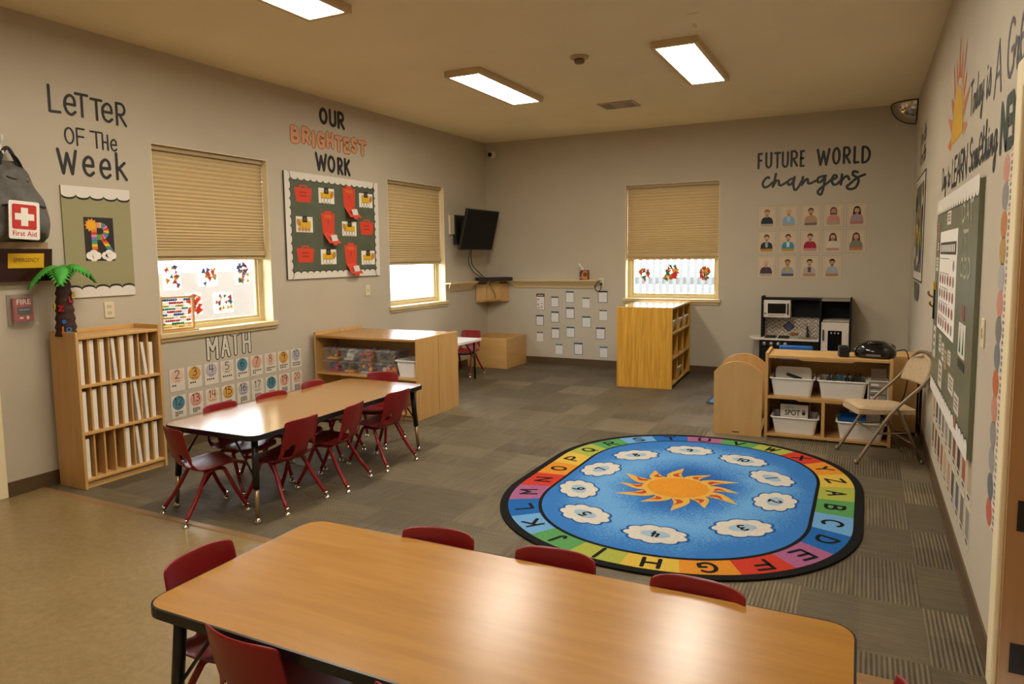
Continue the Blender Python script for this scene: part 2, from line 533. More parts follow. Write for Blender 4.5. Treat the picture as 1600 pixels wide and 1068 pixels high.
G = {   # letter: (width, strokes) on a unit-high em
    'A': (.62, [[(0, 0), (.31, 1), (.62, 0)], [(.11, .36), (.51, .36)]]),
    'B': (.52, [[(0, 0), (0, 1)], [(0, 1)] + arc(.22, .76, .24, .24, 90, -90) + [(0, .52)], [(0, .52)] + arc(.25, .26, .27, .26, 90, -90) + [(0, 0)]]),
    'C': (.56, [arc(.32, .5, .32, .5, 48, 312, 16)]),
    'D': (.56, [[(0, 0), (0, 1)] + arc(.12, .5, .44, .5, 90, -90) + [(0, 0)]]),
    'E': (.48, [[(.48, 1), (0, 1), (0, 0), (.48, 0)], [(0, .52), (.4, .52)]]),
    'F': (.48, [[(.48, 1), (0, 1), (0, 0)], [(0, .53), (.42, .53)]]),
    'G': (.6, [arc(.32, .5, .32, .5, 48, 300, 16) + [(.58, .12), (.58, .45), (.36, .45)]]),
    'H': (.54, [[(0, 0), (0, 1)], [(.54, 0), (.54, 1)], [(0, .5), (.54, .5)]]),
    'I': (.02, [[(0, 0), (0, 1)]]),
    'K': (.52, [[(0, 0), (0, 1)], [(.5, .95), (0, .42)], [(.14, .56), (.52, 0)]]),
    'L': (.46, [[(0, 1), (0, 0), (.46, .02)]]),
    'M': (.7, [[(0, 0), (0, 1), (.35, .42), (.7, 1), (.7, 0)]]),
    'N': (.56, [[(0, 0), (0, 1), (.56, 0), (.56, 1)]]),
    'O': (.6, [arc(.3, .5, .3, .5, 90, 450, 20)]),
    'R': (.54, [[(0, 0), (0, 1)], [(0, 1)] + arc(.24, .74, .26, .26, 90, -90) + [(0, .48)], [(.16, .48), (.54, 0)]]),
    'S': (.5, [smooth([(.48, .86), (.28, 1.0), (.04, .82), (.12, .6), (.38, .44), (.48, .22), (.26, 0), (.0, .12)])]),
    'T': (.6, [[(0, 1), (.6, 1)], [(.3, 1), (.3, 0)]]),
    'U': (.52, [[(0, 1)] + arc(.26, .28, .26, .28, 180, 360) + [(.52, 1)]]),
    'W': (.8, [[(0, 1), (.2, 0), (.4, .86), (.6, 0), (.8, 1)]]),
    'e': (.5, [[(.04, .44), (.48, .44)] + smooth([(.48, .44), (.44, .72), (.26, .84), (.06, .68), (0, .4), (.08, .12), (.28, 0), (.48, .14)])]),
    'k': (.46, [[(0, 0), (0, 1)], [(.4, .66), (0, .34)], [(.12, .42), (.46, 0)]]),
    # flowing lower case, x-height .5, joined by their tails
    'c': (.4, [smooth([(.36, .42), (.24, .52), (.06, .36), (.04, .12), (.2, 0), (.42, .14)])]),
    'h': (.46, [smooth([(0, .1), (.16, .6), (.24, .98), (.14, 1.0), (.1, .6), (.08, 0)]), smooth([(.08, .06), (.2, .44), (.3, .46), (.3, .14), (.36, 0), (.48, .14)])]),
    'a': (.46, [smooth([(.34, .42), (.2, .52), (.03, .3), (.08, .04), (.24, .08), (.36, .46)]), smooth([(.36, .48), (.32, .16), (.38, 0), (.5, .16)])]),
    'n': (.5, [smooth([(0, .3), (.08, .5), (.1, .25), (.08, 0)]), smooth([(.08, .06), (.2, .44), (.32, .46), (.32, .14), (.38, 0), (.52, .14)])]),
    'g': (.46, [smooth([(.34, .42), (.2, .52), (.03, .3), (.08, .06), (.24, .1), (.36, .46)]), smooth([(.36, .48), (.32, -.1), (.22, -.46), (.06, -.4), (.12, -.18), (.48, .14)])]),
    'r': (.38, [smooth([(0, .3), (.08, .54), (.1, .46), (.28, .46), (.24, .12), (.3, 0), (.42, .14)])]),
    's': (.42, [smooth([(0, .12), (.16, .56), (.22, .5), (.32, .2), (.2, 0), (.04, .1)])]),
    'd': (.5, [smooth([(.34, .42), (.2, .52), (.03, .3), (.08, .04), (.24, .08), (.36, .46)]), smooth([(.38, 1.0), (.34, .3), (.38, 0), (.52, .14)])]),
    'o': (.44, [smooth([(.26, .5), (.08, .46), (.02, .2), (.14, 0), (.34, .1), (.36, .36), (.22, .5), (.46, .44)])]),
    'y': (.46, [smooth([(.04, .5), (.06, .16), (.16, .06), (.34, .3)]), smooth([(.38, .5), (.32, -.1), (.2, -.46), (.04, -.36), (.2, -.12), (.48, .14)])]),
    'i': (.24, [smooth([(.06, .5), (.06, .1), (.12, 0), (.26, .14)]), [(.06, .72), (.07, .74)]]),
    't': (.34, [smooth([(.12, .95), (.1, .3), (.14, .02), (.34, .14)]), [(0, .62), (.28, .64)]]),
    'm': (.66, [smooth([(0, .3), (.08, .5), (.1, .25), (.08, 0)]), smooth([(.08, .1), (.18, .46), (.28, .42), (.28, 0)]), smooth([(.28, .1), (.38, .46), (.5, .42), (.48, .1), (.54, 0), (.68, .14)])]),
    'J': (.4, [[(.4, 1)] + arc(.2, .22, .2, .22, 0, -170, 10)]),
    'P': (.52, [[(0, 0), (0, 1)], [(0, 1)] + arc(.24, .73, .27, .27, 90, -90) + [(0, .46)]]),
    'Q': (.6, [arc(.3, .5, .3, .5, 90, 450, 20), [(.36, .28), (.62, -.04)]]),
    'V': (.6, [[(0, 1), (.3, 0), (.6, 1)]]),
    'X': (.56, [[(0, 1), (.56, 0)], [(.56, 1), (0, 0)]]),
    'Y': (.56, [[(0, 1), (.28, .5), (.56, 1)], [(.28, .5), (.28, 0)]]),
    'Z': (.54, [[(0, 1), (.54, 1), (0, 0), (.54, 0)]]),
    '1': (.2, [[(0, .8), (.16, 1), (.16, 0)]]),
    '2': (.5, [smooth([(.02, .78), (.12, .96), (.32, .98), (.46, .8), (.36, .5), (.02, .02)]) + [(.5, .02)]]),
    '3': (.5, [smooth([(.04, .9), (.24, 1), (.44, .82), (.36, .58), (.18, .54)]) + smooth([(.18, .54), (.4, .48), (.48, .26), (.3, .02), (.02, .1)])]),
    '4': (.54, [[(.4, 0), (.4, 1)], [(.1, 1), (.02, .42), (.54, .42)]]),
    '5': (.5, [[(.44, 1), (.08, 1), (.04, .58)] + smooth([(.04, .58), (.28, .62), (.48, .36), (.34, .04), (.02, .06)])]),
    '6': (.5, [smooth([(.36, 1), (.12, .68), (.02, .3), (.2, .0), (.46, .18), (.42, .46), (.2, .54), (.04, .34)])]),
    '7': (.48, [[(0, 1), (.48, 1), (.16, 0)]]),
    '8': (.48, [smooth([(.24, .54), (.06, .76), (.22, 1), (.42, .8), (.24, .54), (.02, .26), (.22, 0), (.46, .24), (.24, .54)])]),
    '9': (.48, [smooth([(.44, .74), (.28, 1), (.04, .82), (.08, .56), (.3, .52), (.44, .74), (.42, .4), (.3, 0)])]),
    '0': (.52, [arc(.26, .5, .26, .5, 90, 450, 18)]),
}
def write(mb, string, x0, x1, z0, h, w, d, m=0, gap=.18, rise=0.0, M=None, space=.34):
    """strokes of string between x0 and x1, base line z0 (rising by rise), cap height h, stroke width w"""
    tot = 0
    for ch in string:
        tot += space if ch == ' ' else G[ch][0] + gap
    tot -= gap
    sx = (x1 - x0 - w) / tot
    x = x0 + w / 2
    for ch in string:
        if ch == ' ':
            x += space * sx
            continue
        wd, strokes = G[ch]
        zb = z0 + rise * (x - x0) / (x1 - x0) + w / 2
        for st in strokes:
            mb.stroke([(x + p[0] * sx, zb + p[1] * (h - w)) for p in st], w, d, m, M)
        x += (wd + gap) * sx
    return mb

# ================================================================ the room
WT = 0.2                                     # wall thickness
WIN = {1: (-5.205, -4.06), 2: (-2.286, -1.11), 3: (2.035, 3.207)}
WZ0, WZ1 = 0.905, 2.358

struct(MB().box(0, W, Y_STRIP, 0, -0.1, 0).build('floor', M_CARPET))
struct(MB().box(0, W, Y_END, Y_STRIP, -0.1, 0).build('floor', M_VINYL))
struct(MB().prism([(Y_STRIP - .03, 0), (Y_STRIP + .03, 0), (Y_STRIP + .018, .006), (Y_STRIP - .018, .006)], .0, W, 'x')
       .build('trim_1', mat('transition_strip', '#8d6d47', .35, var=.06)))
struct(MB().box(-WT, W + WT, Y_END - WT, WT, H, H + .12).build('ceiling', M_CEIL))

mb = MB()
ys = [Y_END]
for a, b in (WIN[1], WIN[2]):
    mb.box(-WT, 0, ys[-1], a, 0, H)
    mb.box(-WT, 0, a, b, 0, WZ0)
    mb.box(-WT, 0, a, b, WZ1, H)
    ys.append(b)
mb.box(-WT, 0, ys[-1], 0, 0, H)
struct(mb.build('wall_left', M_WALL))
a, b = WIN[3]
struct(MB().box(-WT, a, 0, WT, 0, H).box(a, b, 0, WT, 0, WZ0).box(a, b, 0, WT, WZ1, H).box(b, W + WT, 0, WT, 0, H).build('wall_back', M_WALL))
DY0, DY1, DZ = -7.00, -6.078, 1.98             # doorway in the right wall
struct(MB().box(W, W + WT, DY1, 0, 0, H).box(W, W + WT, DY0, DY1, DZ, H).box(W, W + WT, Y_END, DY0, 0, H).build('wall_right', M_WALL))
struct(MB().box(-WT, W + WT, Y_END - WT, Y_END, 0, H).build('wall_front', M_WALL))

BH = 0.094
struct(MB().box(0, .008, -6.36, 0, 0, BH).box(.008, .014, -6.36, 0, 0, .012).build('baseboard_left', M_BASE))
struct(MB().box(.008, W - .008, -.008, 0, 0, BH).box(.008, W - .008, -.014, -.008, 0, .012).build('baseboard_back', M_BASE))
struct(MB().box(W - .008, W, -5.98, -.008, 0, BH).box(W - .014, W - .008, -5.98, -.008, 0, .012).build('baseboard_right', M_BASE))

# door casings and doors
def casing(name, x0, x1, ya, yb, z1, w=.095):
    m_ = MB()
    m_.box(x0, x1, yb, yb + w, 0, z1 + w)
    m_.box(x0, x1, ya - w, ya, 0, z1 + w)
    m_.box(x0, x1, ya, yb, z1, z1 + w)
    return struct(m_.build(name, M_CREAM, bevel=.006))
casing('trim_2', W - .018, W + .001, DY0, DY1, DZ)
casing('trim_3', -.001, .018, -7.4, -6.455, 2.03)
struct(MB().box(0, .008, -7.37, -6.48, 0, 2.02).build('door_1', M_DOOR))
door = bpy.data.objects.new('door_2', None)
C.objects.link(door)
struct(door)
door.location = (W, DY1, 0)
MB().box(0, WT, -.02, 0, 0, DZ).box(0, WT, DY0 - DY1, DY0 - DY1 + .02, 0, DZ).box(0, WT, DY0 - DY1 + .02, -.02, DZ - .02, DZ).build('door_jamb', M_DOOR, door)
MB().box(.11, .15, DY0 - DY1 + .022, -.022, .01, DZ - .022).build('added_door_leaf', M_DOOR, door, bevel=.003)  # unseen closed leaf, added to keep sky light from leaking in
for z in (.15, .63, 1.7):
    MB().box(.028, .09, -.024, -.0205, z - .05, z + .05).tube([(.1, -.03, z - .05), (.1, -.03, z + .05)], .01, 10).build('hinge', M_BLACKMAT, door)
MB().tube([(.11, DY0 - DY1 + .1, 1.0), (.06, DY0 - DY1 + .1, 1.0), (.06, DY0 - DY1 + .22, 1.0)], .012, 10).build('door_handle', M_CHROME, door)

# windows (modelled facing -y; the wall face is y = 0, the outside +y)
def window(n, width, loc, rotz):
    o = bpy.data.objects.new('window_%d' % n, None)
    C.objects.link(o)
    struct(o)
    o.location = loc
    o.rotation_euler = (0, 0, rotz)
    h = WZ1 - WZ0
    f = MB()
    t = .055
    f.box(0, t, .11, .17, 0, h).box(width - t, width, .11, .17, 0, h).box(t, width - t, .11, .17, 0, t).box(t, width - t, .11, .17, h - t, h)
    f.box(t, width - t, .12, .16, h * .5 - .02, h * .5 + .02)
    i = t + .022
    f.box(t, i, .125, .155, t, h - t).box(width - i, width - t, .125, .155, t, h - t).box(i, width - i, .125, .155, t, i)
    f.build('window_frame', M_VINYLFRAME, o, bevel=.004)
    MB().box(i - .005, width - i + .005, .138, .142, i - .005, h - t).build('pane', M_GLASS, o)
    MB().box(-.03, width + .03, -.035, .0, -.022, .018).box(.0, width, .0, .11, -.0, .018).box(-.02, width + .02, -.016, -.001, -.05, -.022).build('window_sill', M_SILL, o, bevel=.005)
    # painted reveal lining
    MB().box(-.0, .004, .0, .11, .018, h).box(width - .004, width, .0, .11, .018, h).box(.004, width - .004, .0, .11, h - .004, h).build('reveal', M_CREAM, o)
    return o
window(1, WIN[1][1] - WIN[1][0], (0, WIN[1][0], WZ0), LEFT)
window(2, WIN[2][1] - WIN[2][0], (0, WIN[2][0], WZ0), LEFT)
window(3, WIN[3][1] - WIN[3][0], (WIN[3][0], 0, WZ0), BACK)

M_SHADE = mat('shade_fabric', '#cdb78c', 0.8, spec=.2)
_nt = M_SHADE.node_tree                       # thin cloth: some daylight comes through
_tr, _mx = N(_nt, 'BsdfTranslucent'), N(_nt, 'MixShader')
_tr.inputs['Color'].default_value = lin('#cdb78c')
_mx.inputs[0].default_value = .18
_nt.links.new(_nt.nodes['Principled BSDF'].outputs[0], _mx.inputs[1])
_nt.links.new(_tr.outputs[0], _mx.inputs[2])
_nt.links.new(_mx.outputs[0], _nt.nodes['Material Output'].inputs['Surface'])
M_RAIL = mat('shade_rail', '#a58f68', 0.5)
def blind(width, bottom, loc, rotz, label):
    o = thing('pleated_blind', label, 'blind', loc, rotz, 'pleated window blinds')
    x0, x1 = .012, width - .012
    MB().box(x0, x1, .035, .085, -.04, -.004).build('headrail', M_RAIL, o, bevel=.003)
    m_ = MB()
    L_ = bottom + .04
    n = 30
    zs = []
    for i in range(n + 1):                       # pleats hang open at the top and stack up towards the bottom
        u = i / n
        zs.append(-.04 - L_ * (u * 1.35 - .35 * u * u))
    for i in range(n):
        za, zb = zs[i], zs[i + 1]
        zm = (za + zb) / 2
        m_.add([(x0, .066, za), (x1, .066, za), (x1, .0565, zm), (x0, .0565, zm), (x0, .066, zb), (x1, .066, zb)], [(0, 3, 2, 1), (3, 4, 5, 2)])
        m_.add([(x0, .066, za), (x1, .066, za), (x1, .08, zm), (x0, .08, zm), (x0, .066, zb), (x1, .066, zb)], [(0, 1, 2, 3), (3, 2, 5, 4)])
    m_.build('shade', M_SHADE, o)
    MB().box(x0, x1, .045, .085, -bottom - .045, -bottom).build('bottom_rail', M_SHADE, o, bevel=.005)
    return o
blind(WIN[1][1] - WIN[1][0], .80, on_left(WIN[1][0], WZ1), LEFT, 'tan pleated blind half lowered over the window with an abacus on its sill')
blind(WIN[2][1] - WIN[2][0], .885, on_left(WIN[2][0], WZ1), LEFT, 'tan pleated blind in the window between bulletin board and television')
blind(WIN[3][1] - WIN[3][0], .865, on_back(WIN[3][0], WZ1), BACK, 'tan pleated blind in the window above the bamboo cubby unit')

# outside: pale ground, beige neighbour wall, white picket fence
struct(MB().box(-14, 20, -18, 14, -.35, -.3).build('ground_outside', mat('pale_concrete', '#6f6c66', .8)))
struct(MB().box(-3.2, -3.1, -12, 1.6, -.3, 1.32).build('wall_outside', mat('beige_stucco_outside', '#80756a', .8, var=.04, vscale=2)))
fence = thing('picket_fence', 'white picket fence outside the window behind the bamboo unit', 'fence', (2.6, 2.3, -.3))
m_ = MB()
for i in range(46):
    m_.box(-2.5 + i * .11, -2.5 + i * .11 + .06, 0, .02, .02, 2.1)
mw = mat('white_fence_paint', '#7e8184', .6)
m_.build('pickets', mw, fence)
MB().box(-2.5, 2.6, .02, .06, .28, .37).build('rail', mw, fence)
MB().box(-2.5, 2.6, .02, .06, 1.30, 1.42).build('rail', mw, fence)

# ================================================================ ceiling fixtures
def ceiling_light(x0, x1, y0, y1, label):
    o = thing('ceiling_light', label, 'ceiling light', ((x0 + x1) / 2, (y0 + y1) / 2, H), 0, 'flat ceiling light panels')
    a, b = (x1 - x0) / 2, (y1 - y0) / 2
    f, d = .035, .05
    mf = mat('fixture_frame', '#cdb489', .5)
    MB().box(-a, -a + f, -b, b, -d, 0).box(a - f, a, -b, b, -d, 0).box(-a + f, a - f, -b, -b + f, -d, 0).box(-a + f, a - f, b - f, b, -d, 0).build('frame', mf, o, bevel=.004)
    MB().box(-a + f, a - f, -b + f, b - f, -d + .004, -.01).build('diffuser', M_LAMP, o)
    return o
ceiling_light(3.325, 3.675, -3.50, -2.19, 'lit ceiling panel nearest the curved security mirror')
ceiling_light(1.545, 1.895, -3.53, -2.24, 'lit ceiling panel above the chairs at the far end of the long table')
ceiling_light(1.545, 1.895, -6.45, -5.16, 'lit ceiling panel cut off by the top edge of the picture')
ceiling_light(3.325, 3.675, -6.45, -5.16, 'lit ceiling panel out of view above the table in front')

ceiling_light(3.325, 3.675, -9.40, -8.11, 'added unseen light panel behind the camera, brightening the near end')  # added lamp, never in view, brightens the front table and vinyl
o = thing('air_vent', 'small white louvred air vent in the ceiling', 'vent', (2.44, -1.52, H))
mv = mat('vent_white', '#b9a98d', .5)
m_ = MB().box(-.19, .19, -.15, -.125, -.012, 0).box(-.19, .19, .125, .15, -.012, 0).box(-.19, -.165, -.125, .125, -.012, 0).box(.165, .19, -.125, .125, -.012, 0).box(-.062, -.048, -.125, .125, -.012, 0).box(.058, .072, -.125, .125, -.012, 0)
m_.build('frame', mv, o)
m_ = MB()
for k, (xa, xb) in enumerate(((-.165, -.062), (-.048, .058), (.072, .165))):
    for i in range(6):
        if k == 1:
            m_.box(xa, xb, -.115 + i * .042, -.095 + i * .042, -.014, -.006)
        else:
            w_ = (xb - xa) / 6
            m_.box(xa + i * w_ + .003, xa + i * w_ + w_ * .5, -.125, .125, -.014, -.006)
m_.build('louvre', mv, o)
MB().box(-.165, .165, -.125, .125, -.004, -.002).build('duct_opening', M_BLACKMAT, o)

o = thing('smoke_detector', 'round smoke detector on the ceiling between the light panels', 'smoke detector', (2.726, -3.40, H))
MB().lathe([(.075, 0), (.075, -.012), (.068, -.02), (.045, -.022)], 24).build('base', mat('detector_plastic', '#bda678', .45), o)
MB().lathe([(.042, -.022), (.042, -.045), (.03, -.056), (.012, -.058)], 20).build('sensor_head', mat('detector_dark', '#7d6642', .5), o)
mp_ = mat('plaster_patch', '#d6c39b', .8)
for x, y, sx, sy, lab in ((3.74, -3.97, .045, .012, 'small pale smear of plaster on the ceiling, the longer one'), (3.70, -3.72, .014, .05, 'tiny pale plaster spot on the ceiling beside the light panel')):
    tag(MB().lathe([(1, 0), (.7, -.002)], 12, M=Matrix.Diagonal((sx, sy, 1, 1))).build('plaster_patch', mp_, loc=(x, y, H)), lab, 'plaster patch')

# curved security mirror in the ceiling corner: quarter dome
o = thing('security_mirror', 'convex chrome quarter-dome security mirror in the ceiling corner', 'mirror', (W - .0, -.0, H))
rr = .235
def dome(u, v):
    a = PI + u * PI / 2
    t = v * PI / 2
    return (-.006 + rr * math.cos(a) * math.cos(t), -.006 + rr * math.sin(a) * math.cos(t), -.006 - rr * .9 * math.sin(t))
MB().surf(dome, 16, 12).build('mirror_dome', mat('mirror_silver', '#c8c0b2', .12, metal=1.0), o)
m_ = MB()
m_.tube([dome(i / 16, 0) for i in range(17)], .007, 6)
m_.tube([dome(0, i / 12) for i in range(13)], .007, 6)
m_.tube([dome(1, i / 12) for i in range(13)], .007, 6)
m_.build('rim', M_BLACK, o)

o = thing('security_camera', 'small dome security camera high in the corner above the television', 'camera', (.125, -.0, 2.885))
MB().lathe([(.055, 0), (.055, .02), (.045, .03)], 20, M=Matrix.Rotation(PI / 2, 4, 'X')).build('mount', M_IVORY, o)
MB().ball((0, -.05, 0), .042).build('housing', M_IVORY, o)
MB().lathe([(.03, .0), (.03, .012), (.02, .016)], 16, M=Matrix.Translation((-.004, -.078, -.006)) @ Matrix.Rotation(PI / 2, 4, 'X')).build('lens', M_BLACKGLOSS, o)

# ================================================================ chairs
SEAT_H, BACK_H = .30, .545
def shell(u, v):
    """moulded shell; v 0..1 runs from the front lip of the seat over the bend to the top of the back; front is -y"""
    prof = [(-.175, .268, .145), (-.165, .295, .15), (-.10, .300, .155), (0.0, .290, .155), (.08, .286, .15), (.125, .305, .15),
            (.150, .345, .145), (.165, .39, .14), (.180, .45, .140), (.194, .515, .138), (.199, .548, .136)]
    t = v * (len(prof) - 1)
    i = min(int(t), len(prof) - 2)
    k = t - i
    y, z, hw = (prof[i][j] * (1 - k) + prof[i + 1][j] * k for j in range(3))
    x = (u - .5) * 2
    rise = abs(x) ** 2.4
    if v < .45:
        z += .012 * rise - (.008 * (1 - x * x) if .1 < v < .45 else 0)
    else:
        y -= .034 * rise * min(1, (v - .45) / .2)
    if 4.0 / 10 <= v <= 6 / 10:
        z += .03 * rise * (1 - abs(v - .5) * 10)
    if v > .9:
        z -= .010 * abs(x) ** 6
    return (x * hw, y, z)
NU, NV = 10, 20
def hole(i, j):
    return (i in (1, 2, 7, 8) and 10 <= j <= 12) or (i in (2, 7) and j == 13)
def make_chair(label):
    o = thing('stacking_chair', label, 'chair', (0, 0, 0), 0, 'small red stacking chairs')
    cut = 10
    MB().surf(lambda u, v: shell(u, v * (cut + 1) / NV), NU, cut + 1, skip=hole).build('seat', M_RED, o, sub=1, solid=.008)
    MB().surf(lambda u, v: shell(u, (cut + v * (NV - cut)) / NV), NU, NV - cut, skip=lambda i, j: hole(i, j + cut)).build('backrest', M_RED, o, sub=1, solid=.008)
    m_ = MB()
    m_.tube([(-.105, .03, .272), (.105, .03, .272)], .0105, 10).tube([(-.10, -.06, .274), (.10, -.06, .274)], .0105, 10)
    m_.tube([(-.09, -.06, .274), (-.09, .03, .272)], .0105, 10).tube([(.09, -.06, .274), (.09, .03, .272)], .0105, 10)
    m_.build('seat_frame', M_REDTUBE, o)
    for sx in (-1, 1):
        for (y0, y1, xa) in ((.03, .185, .163), (-.06, -.18, .148)):
            pts = smooth([(sx * .09, y0, .272), (sx * .115, y0 + (y1 - y0) * .06, .268), (sx * .122, y0 + (y1 - y0) * .18, .235), (sx * (.122 + (xa - .122) * .45), y0 + (y1 - y0) * .55, .13), (sx * xa, y1, .03)], 4)
            l_ = MB().tube(pts, .0115, 10).build('leg', M_REDTUBE, o)
            g_ = MB()
            g_.tube([(sx * xa * .985, y1 * .985, .045), (sx * xa, y1, .022)], [.0125, .010], 10)
            g_.lathe([(.008, .02), (.016, .012), (.0195, .004), (.0195, 0)], 14, M=Matrix.Translation((sx * xa * 1.01, y1 * 1.01, 0)))
            g_.build('glide', M_CHROME, l_)
    return o
def face(dx, dy):
    return math.atan2(dx, -dy)
CHAIRS = [
    (1.375, -6.00, (.30, .95), 'red stacking chair at the end of the long table beside the binder bookcase'),
    (1.672, -5.675, (-1, .02), 'red stacking chair on the aisle side of the long table, closest to the vinyl floor'),
    (1.700, -5.262, (-.976, -.22), 'middle red stacking chair on the aisle side of the long table'),
    (1.705, -4.750, (-1, .05), 'red stacking chair on the aisle side of the long table, closest to the toy shelf'),
    (1.225, -5.600, (1, .0), 'red stacking chair on the number-card side of the long table, under card 14'),
    (1.26, -5.20, (1, -.08), 'middle red stacking chair on the number-card side, its back below card 17'),
    (1.215, -4.715, (1, .1), 'red stacking chair on the number-card side of the long table, past card 20'),
    (1.335, -4.330, (.25, -.97), 'red stacking chair at the end of the long table against the toy shelf'),
    (3.085, -7.285, (1, .03), 'red stacking chair at the end of the front table, standing on vinyl'),
    (3.435, -7.420, (.05, 1), 'red stacking chair at the camera side of the front table beside its leg'),
    (3.985, -7.425, (.0, 1), 'red stacking chair on the camera side of the front table, only its top edge showing'),
    (3.545, -6.985, (.12, -1), 'red stacking chair tucked behind the front table, first from the vinyl strip'),
    (3.965, -6.975, (.05, -1), 'red stacking chair tucked behind the front table, below rug letter I'),
    (4.40, -6.995, (-.03, -1), 'red stacking chair tucked behind the front table, below rug letter G'),
    (4.73, -7.19, (-1, .03), 'red stacking chair at the door end of the front table, mostly out of view'),
    (.33, -1.20, (.05, -1), 'red stacking chair behind the white folding table in the corner'),
]
ch0 = None
for x, y, d, lab in CHAIRS:
    if ch0 is None:
        ch0 = make_chair(lab)
        ch0.location = (x, y, 0)
        ch0.rotation_euler = (0, 0, face(*d))
    else:
        dup(ch0, (x, y, 0), face(*d), lab)

# ================================================================ activity tables
def rounded(x0, x1, y0, y1, r, n=5):
    out = []
    for cx, cy, a in ((x1 - r, y1 - r, 0), (x0 + r, y1 - r, 90), (x0 + r, y0 + r, 180), (x1 - r, y0 + r, 270)):
        for i in range(n + 1):
            t = R(a + 90 * i / n)
            out.append((cx + r * math.cos(t), cy + r * math.sin(t)))
    return out
def make_table(label, lx, ly, h, loc, rotz, top, insert):
    o = thing('activity_table', label, 'table', loc, rotz, 'low wood-topped activity tables')
    a, b = lx / 2, ly / 2
    MB().prism(rounded(-a + .006, a - .006, -b + .006, b - .006, .065), h - .028, h).build('tabletop', top, o)
    out, inn = rounded(-a, a, -b, b, .07), rounded(-a + .006, a - .006, -b + .006, b - .006, .065)
    k = len(out)
    m_ = MB()
    vs = [(p[0], p[1], z) for z in (h - .03, h - .001) for p in out] + [(p[0], p[1], h) for p in inn] + [(p[0], p[1], h - .03) for p in inn]
    fs = [(i, (i + 1) % k, k + (i + 1) % k, k + i) for i in range(k)] + [(k + i, k + (i + 1) % k, 2 * k + (i + 1) % k, 2 * k + i) for i in range(k)]
    fs += [((i + 1) % k, i, 3 * k + i, 3 * k + (i + 1) % k) for i in range(k)]
    m_.add(vs, fs, 0, smooth=False).build('edge_band', M_BLACK, o)
    for sx in (-1, 1):
        for sy in (-1, 1):
            x, y = sx * (a - .075), sy * (b - .075)
            fx, fy = sx * (a - .045), sy * (b - .045)
            p = lambda t: (x + (fx - x) * t, y + (fy - y) * t, h - .03 - (h - .03) * t)
            l_ = MB().tube([p(0), p(.60)], .0185, 14).box(x - .045, x + .045, y - .045, y + .045, h - .037, h - .0305).build('leg', M_BLACK, o)
            MB().tube([p(.56), p(.95)], .0125, 12).build('leg_insert', insert, l_)
            MB().lathe([(.01, .03), (.014, .022), (.021, .012), (.021, 0)], 14, M=Matrix.Translation((p(1)[0], p(1)[1], 0))).build('glide', M_CHROME, l_)
            MB().tube([(x - sx * .17, y, h - .03), p(.5)], .006, 8).build('leg_brace', M_BLACK, l_)
    return o
make_table('long wood-topped activity table with red chairs beside the number cards', .75, 1.725, .51, (1.448, -5.19, 0), R(0.8), M_TABLE_Y, M_STEEL)
make_table('large wood-topped activity table across the front of the room', 1.83, .72, .51, (3.905, -7.188, 0), R(.4), M_TABLE, M_STEEL)

# ================================================================ binder bookcase
o = thing('bookcase', 'maple bookcase with narrow upright slots holding white binders', 'bookcase', (.046, -6.06, 0))
D_, L_, HT = .275, .605, 1.0
t = .02
MB().box(0, D_, 0, t, 0, HT + .03).build('side_panel', M_MAPLE_V, o, bevel=.003)
MB().box(0, D_, L_ - t, L_, 0, HT + .03).build('side_panel', M_MAPLE_V, o, bevel=.003)
MB().box(0, .008, t, L_ - t, .03, HT - t).build('back_panel', M_MAPLE_DULL, o)
MB().box(0, D_, t, L_ - t, HT - t, HT).box(0, .02, t, L_ - t, HT, HT + .03).build('top', M_MAPLE_Y, o, bevel=.003)
SH = [.065, .372, .682]
for z in SH:
    MB().box(.008, D_ - .004, t, L_ - t, z - .018, z).build('shelf', M_MAPLE_Y, o, bevel=.002)
MB().box(D_ - .035, D_ - .02, t, L_ - t, 0, .047).build('plinth', M_MAPLE_Y, o)
tops = [.372 - .018, .682 - .018, HT - t]
nsl = 8
pitch = (L_ - 2 * t) / nsl
for z, zt in zip(SH, tops):
    for k in range(1, nsl):
        y = t + k * pitch
        MB().box(.008, D_ - .02, y - .006, y + .006, z, zt).build('divider', M_MAPLE_V, o)
ROWN = ['bottom', 'middle', 'top']
ORD = ['first', 'second', 'third', 'fourth', 'fifth', 'sixth', 'seventh', 'last']
FILL = {2: [(0, 1, 0), (1, 1, 0), (2, 1, 0), (3, .98, .03), (4, 1, 0), (5, 1, 0), (6, .8, .06), (7, .78, .0)],
        1: [(0, .94, 0), (1, .96, 0), (2, .98, 0), (3, .96, 0), (4, .98, 0), (5, .98, .05), (6, .97, .03), (7, .97, 0)],
        0: [(0, .93, 0), (4, .97, 0), (5, .97, .045), (6, .97, 0), (7, .97, 0)]}
mpg = mat('binder_white', '#e6dccb', .6, var=.04, vscale=40, stretch=(60, 60, 1))
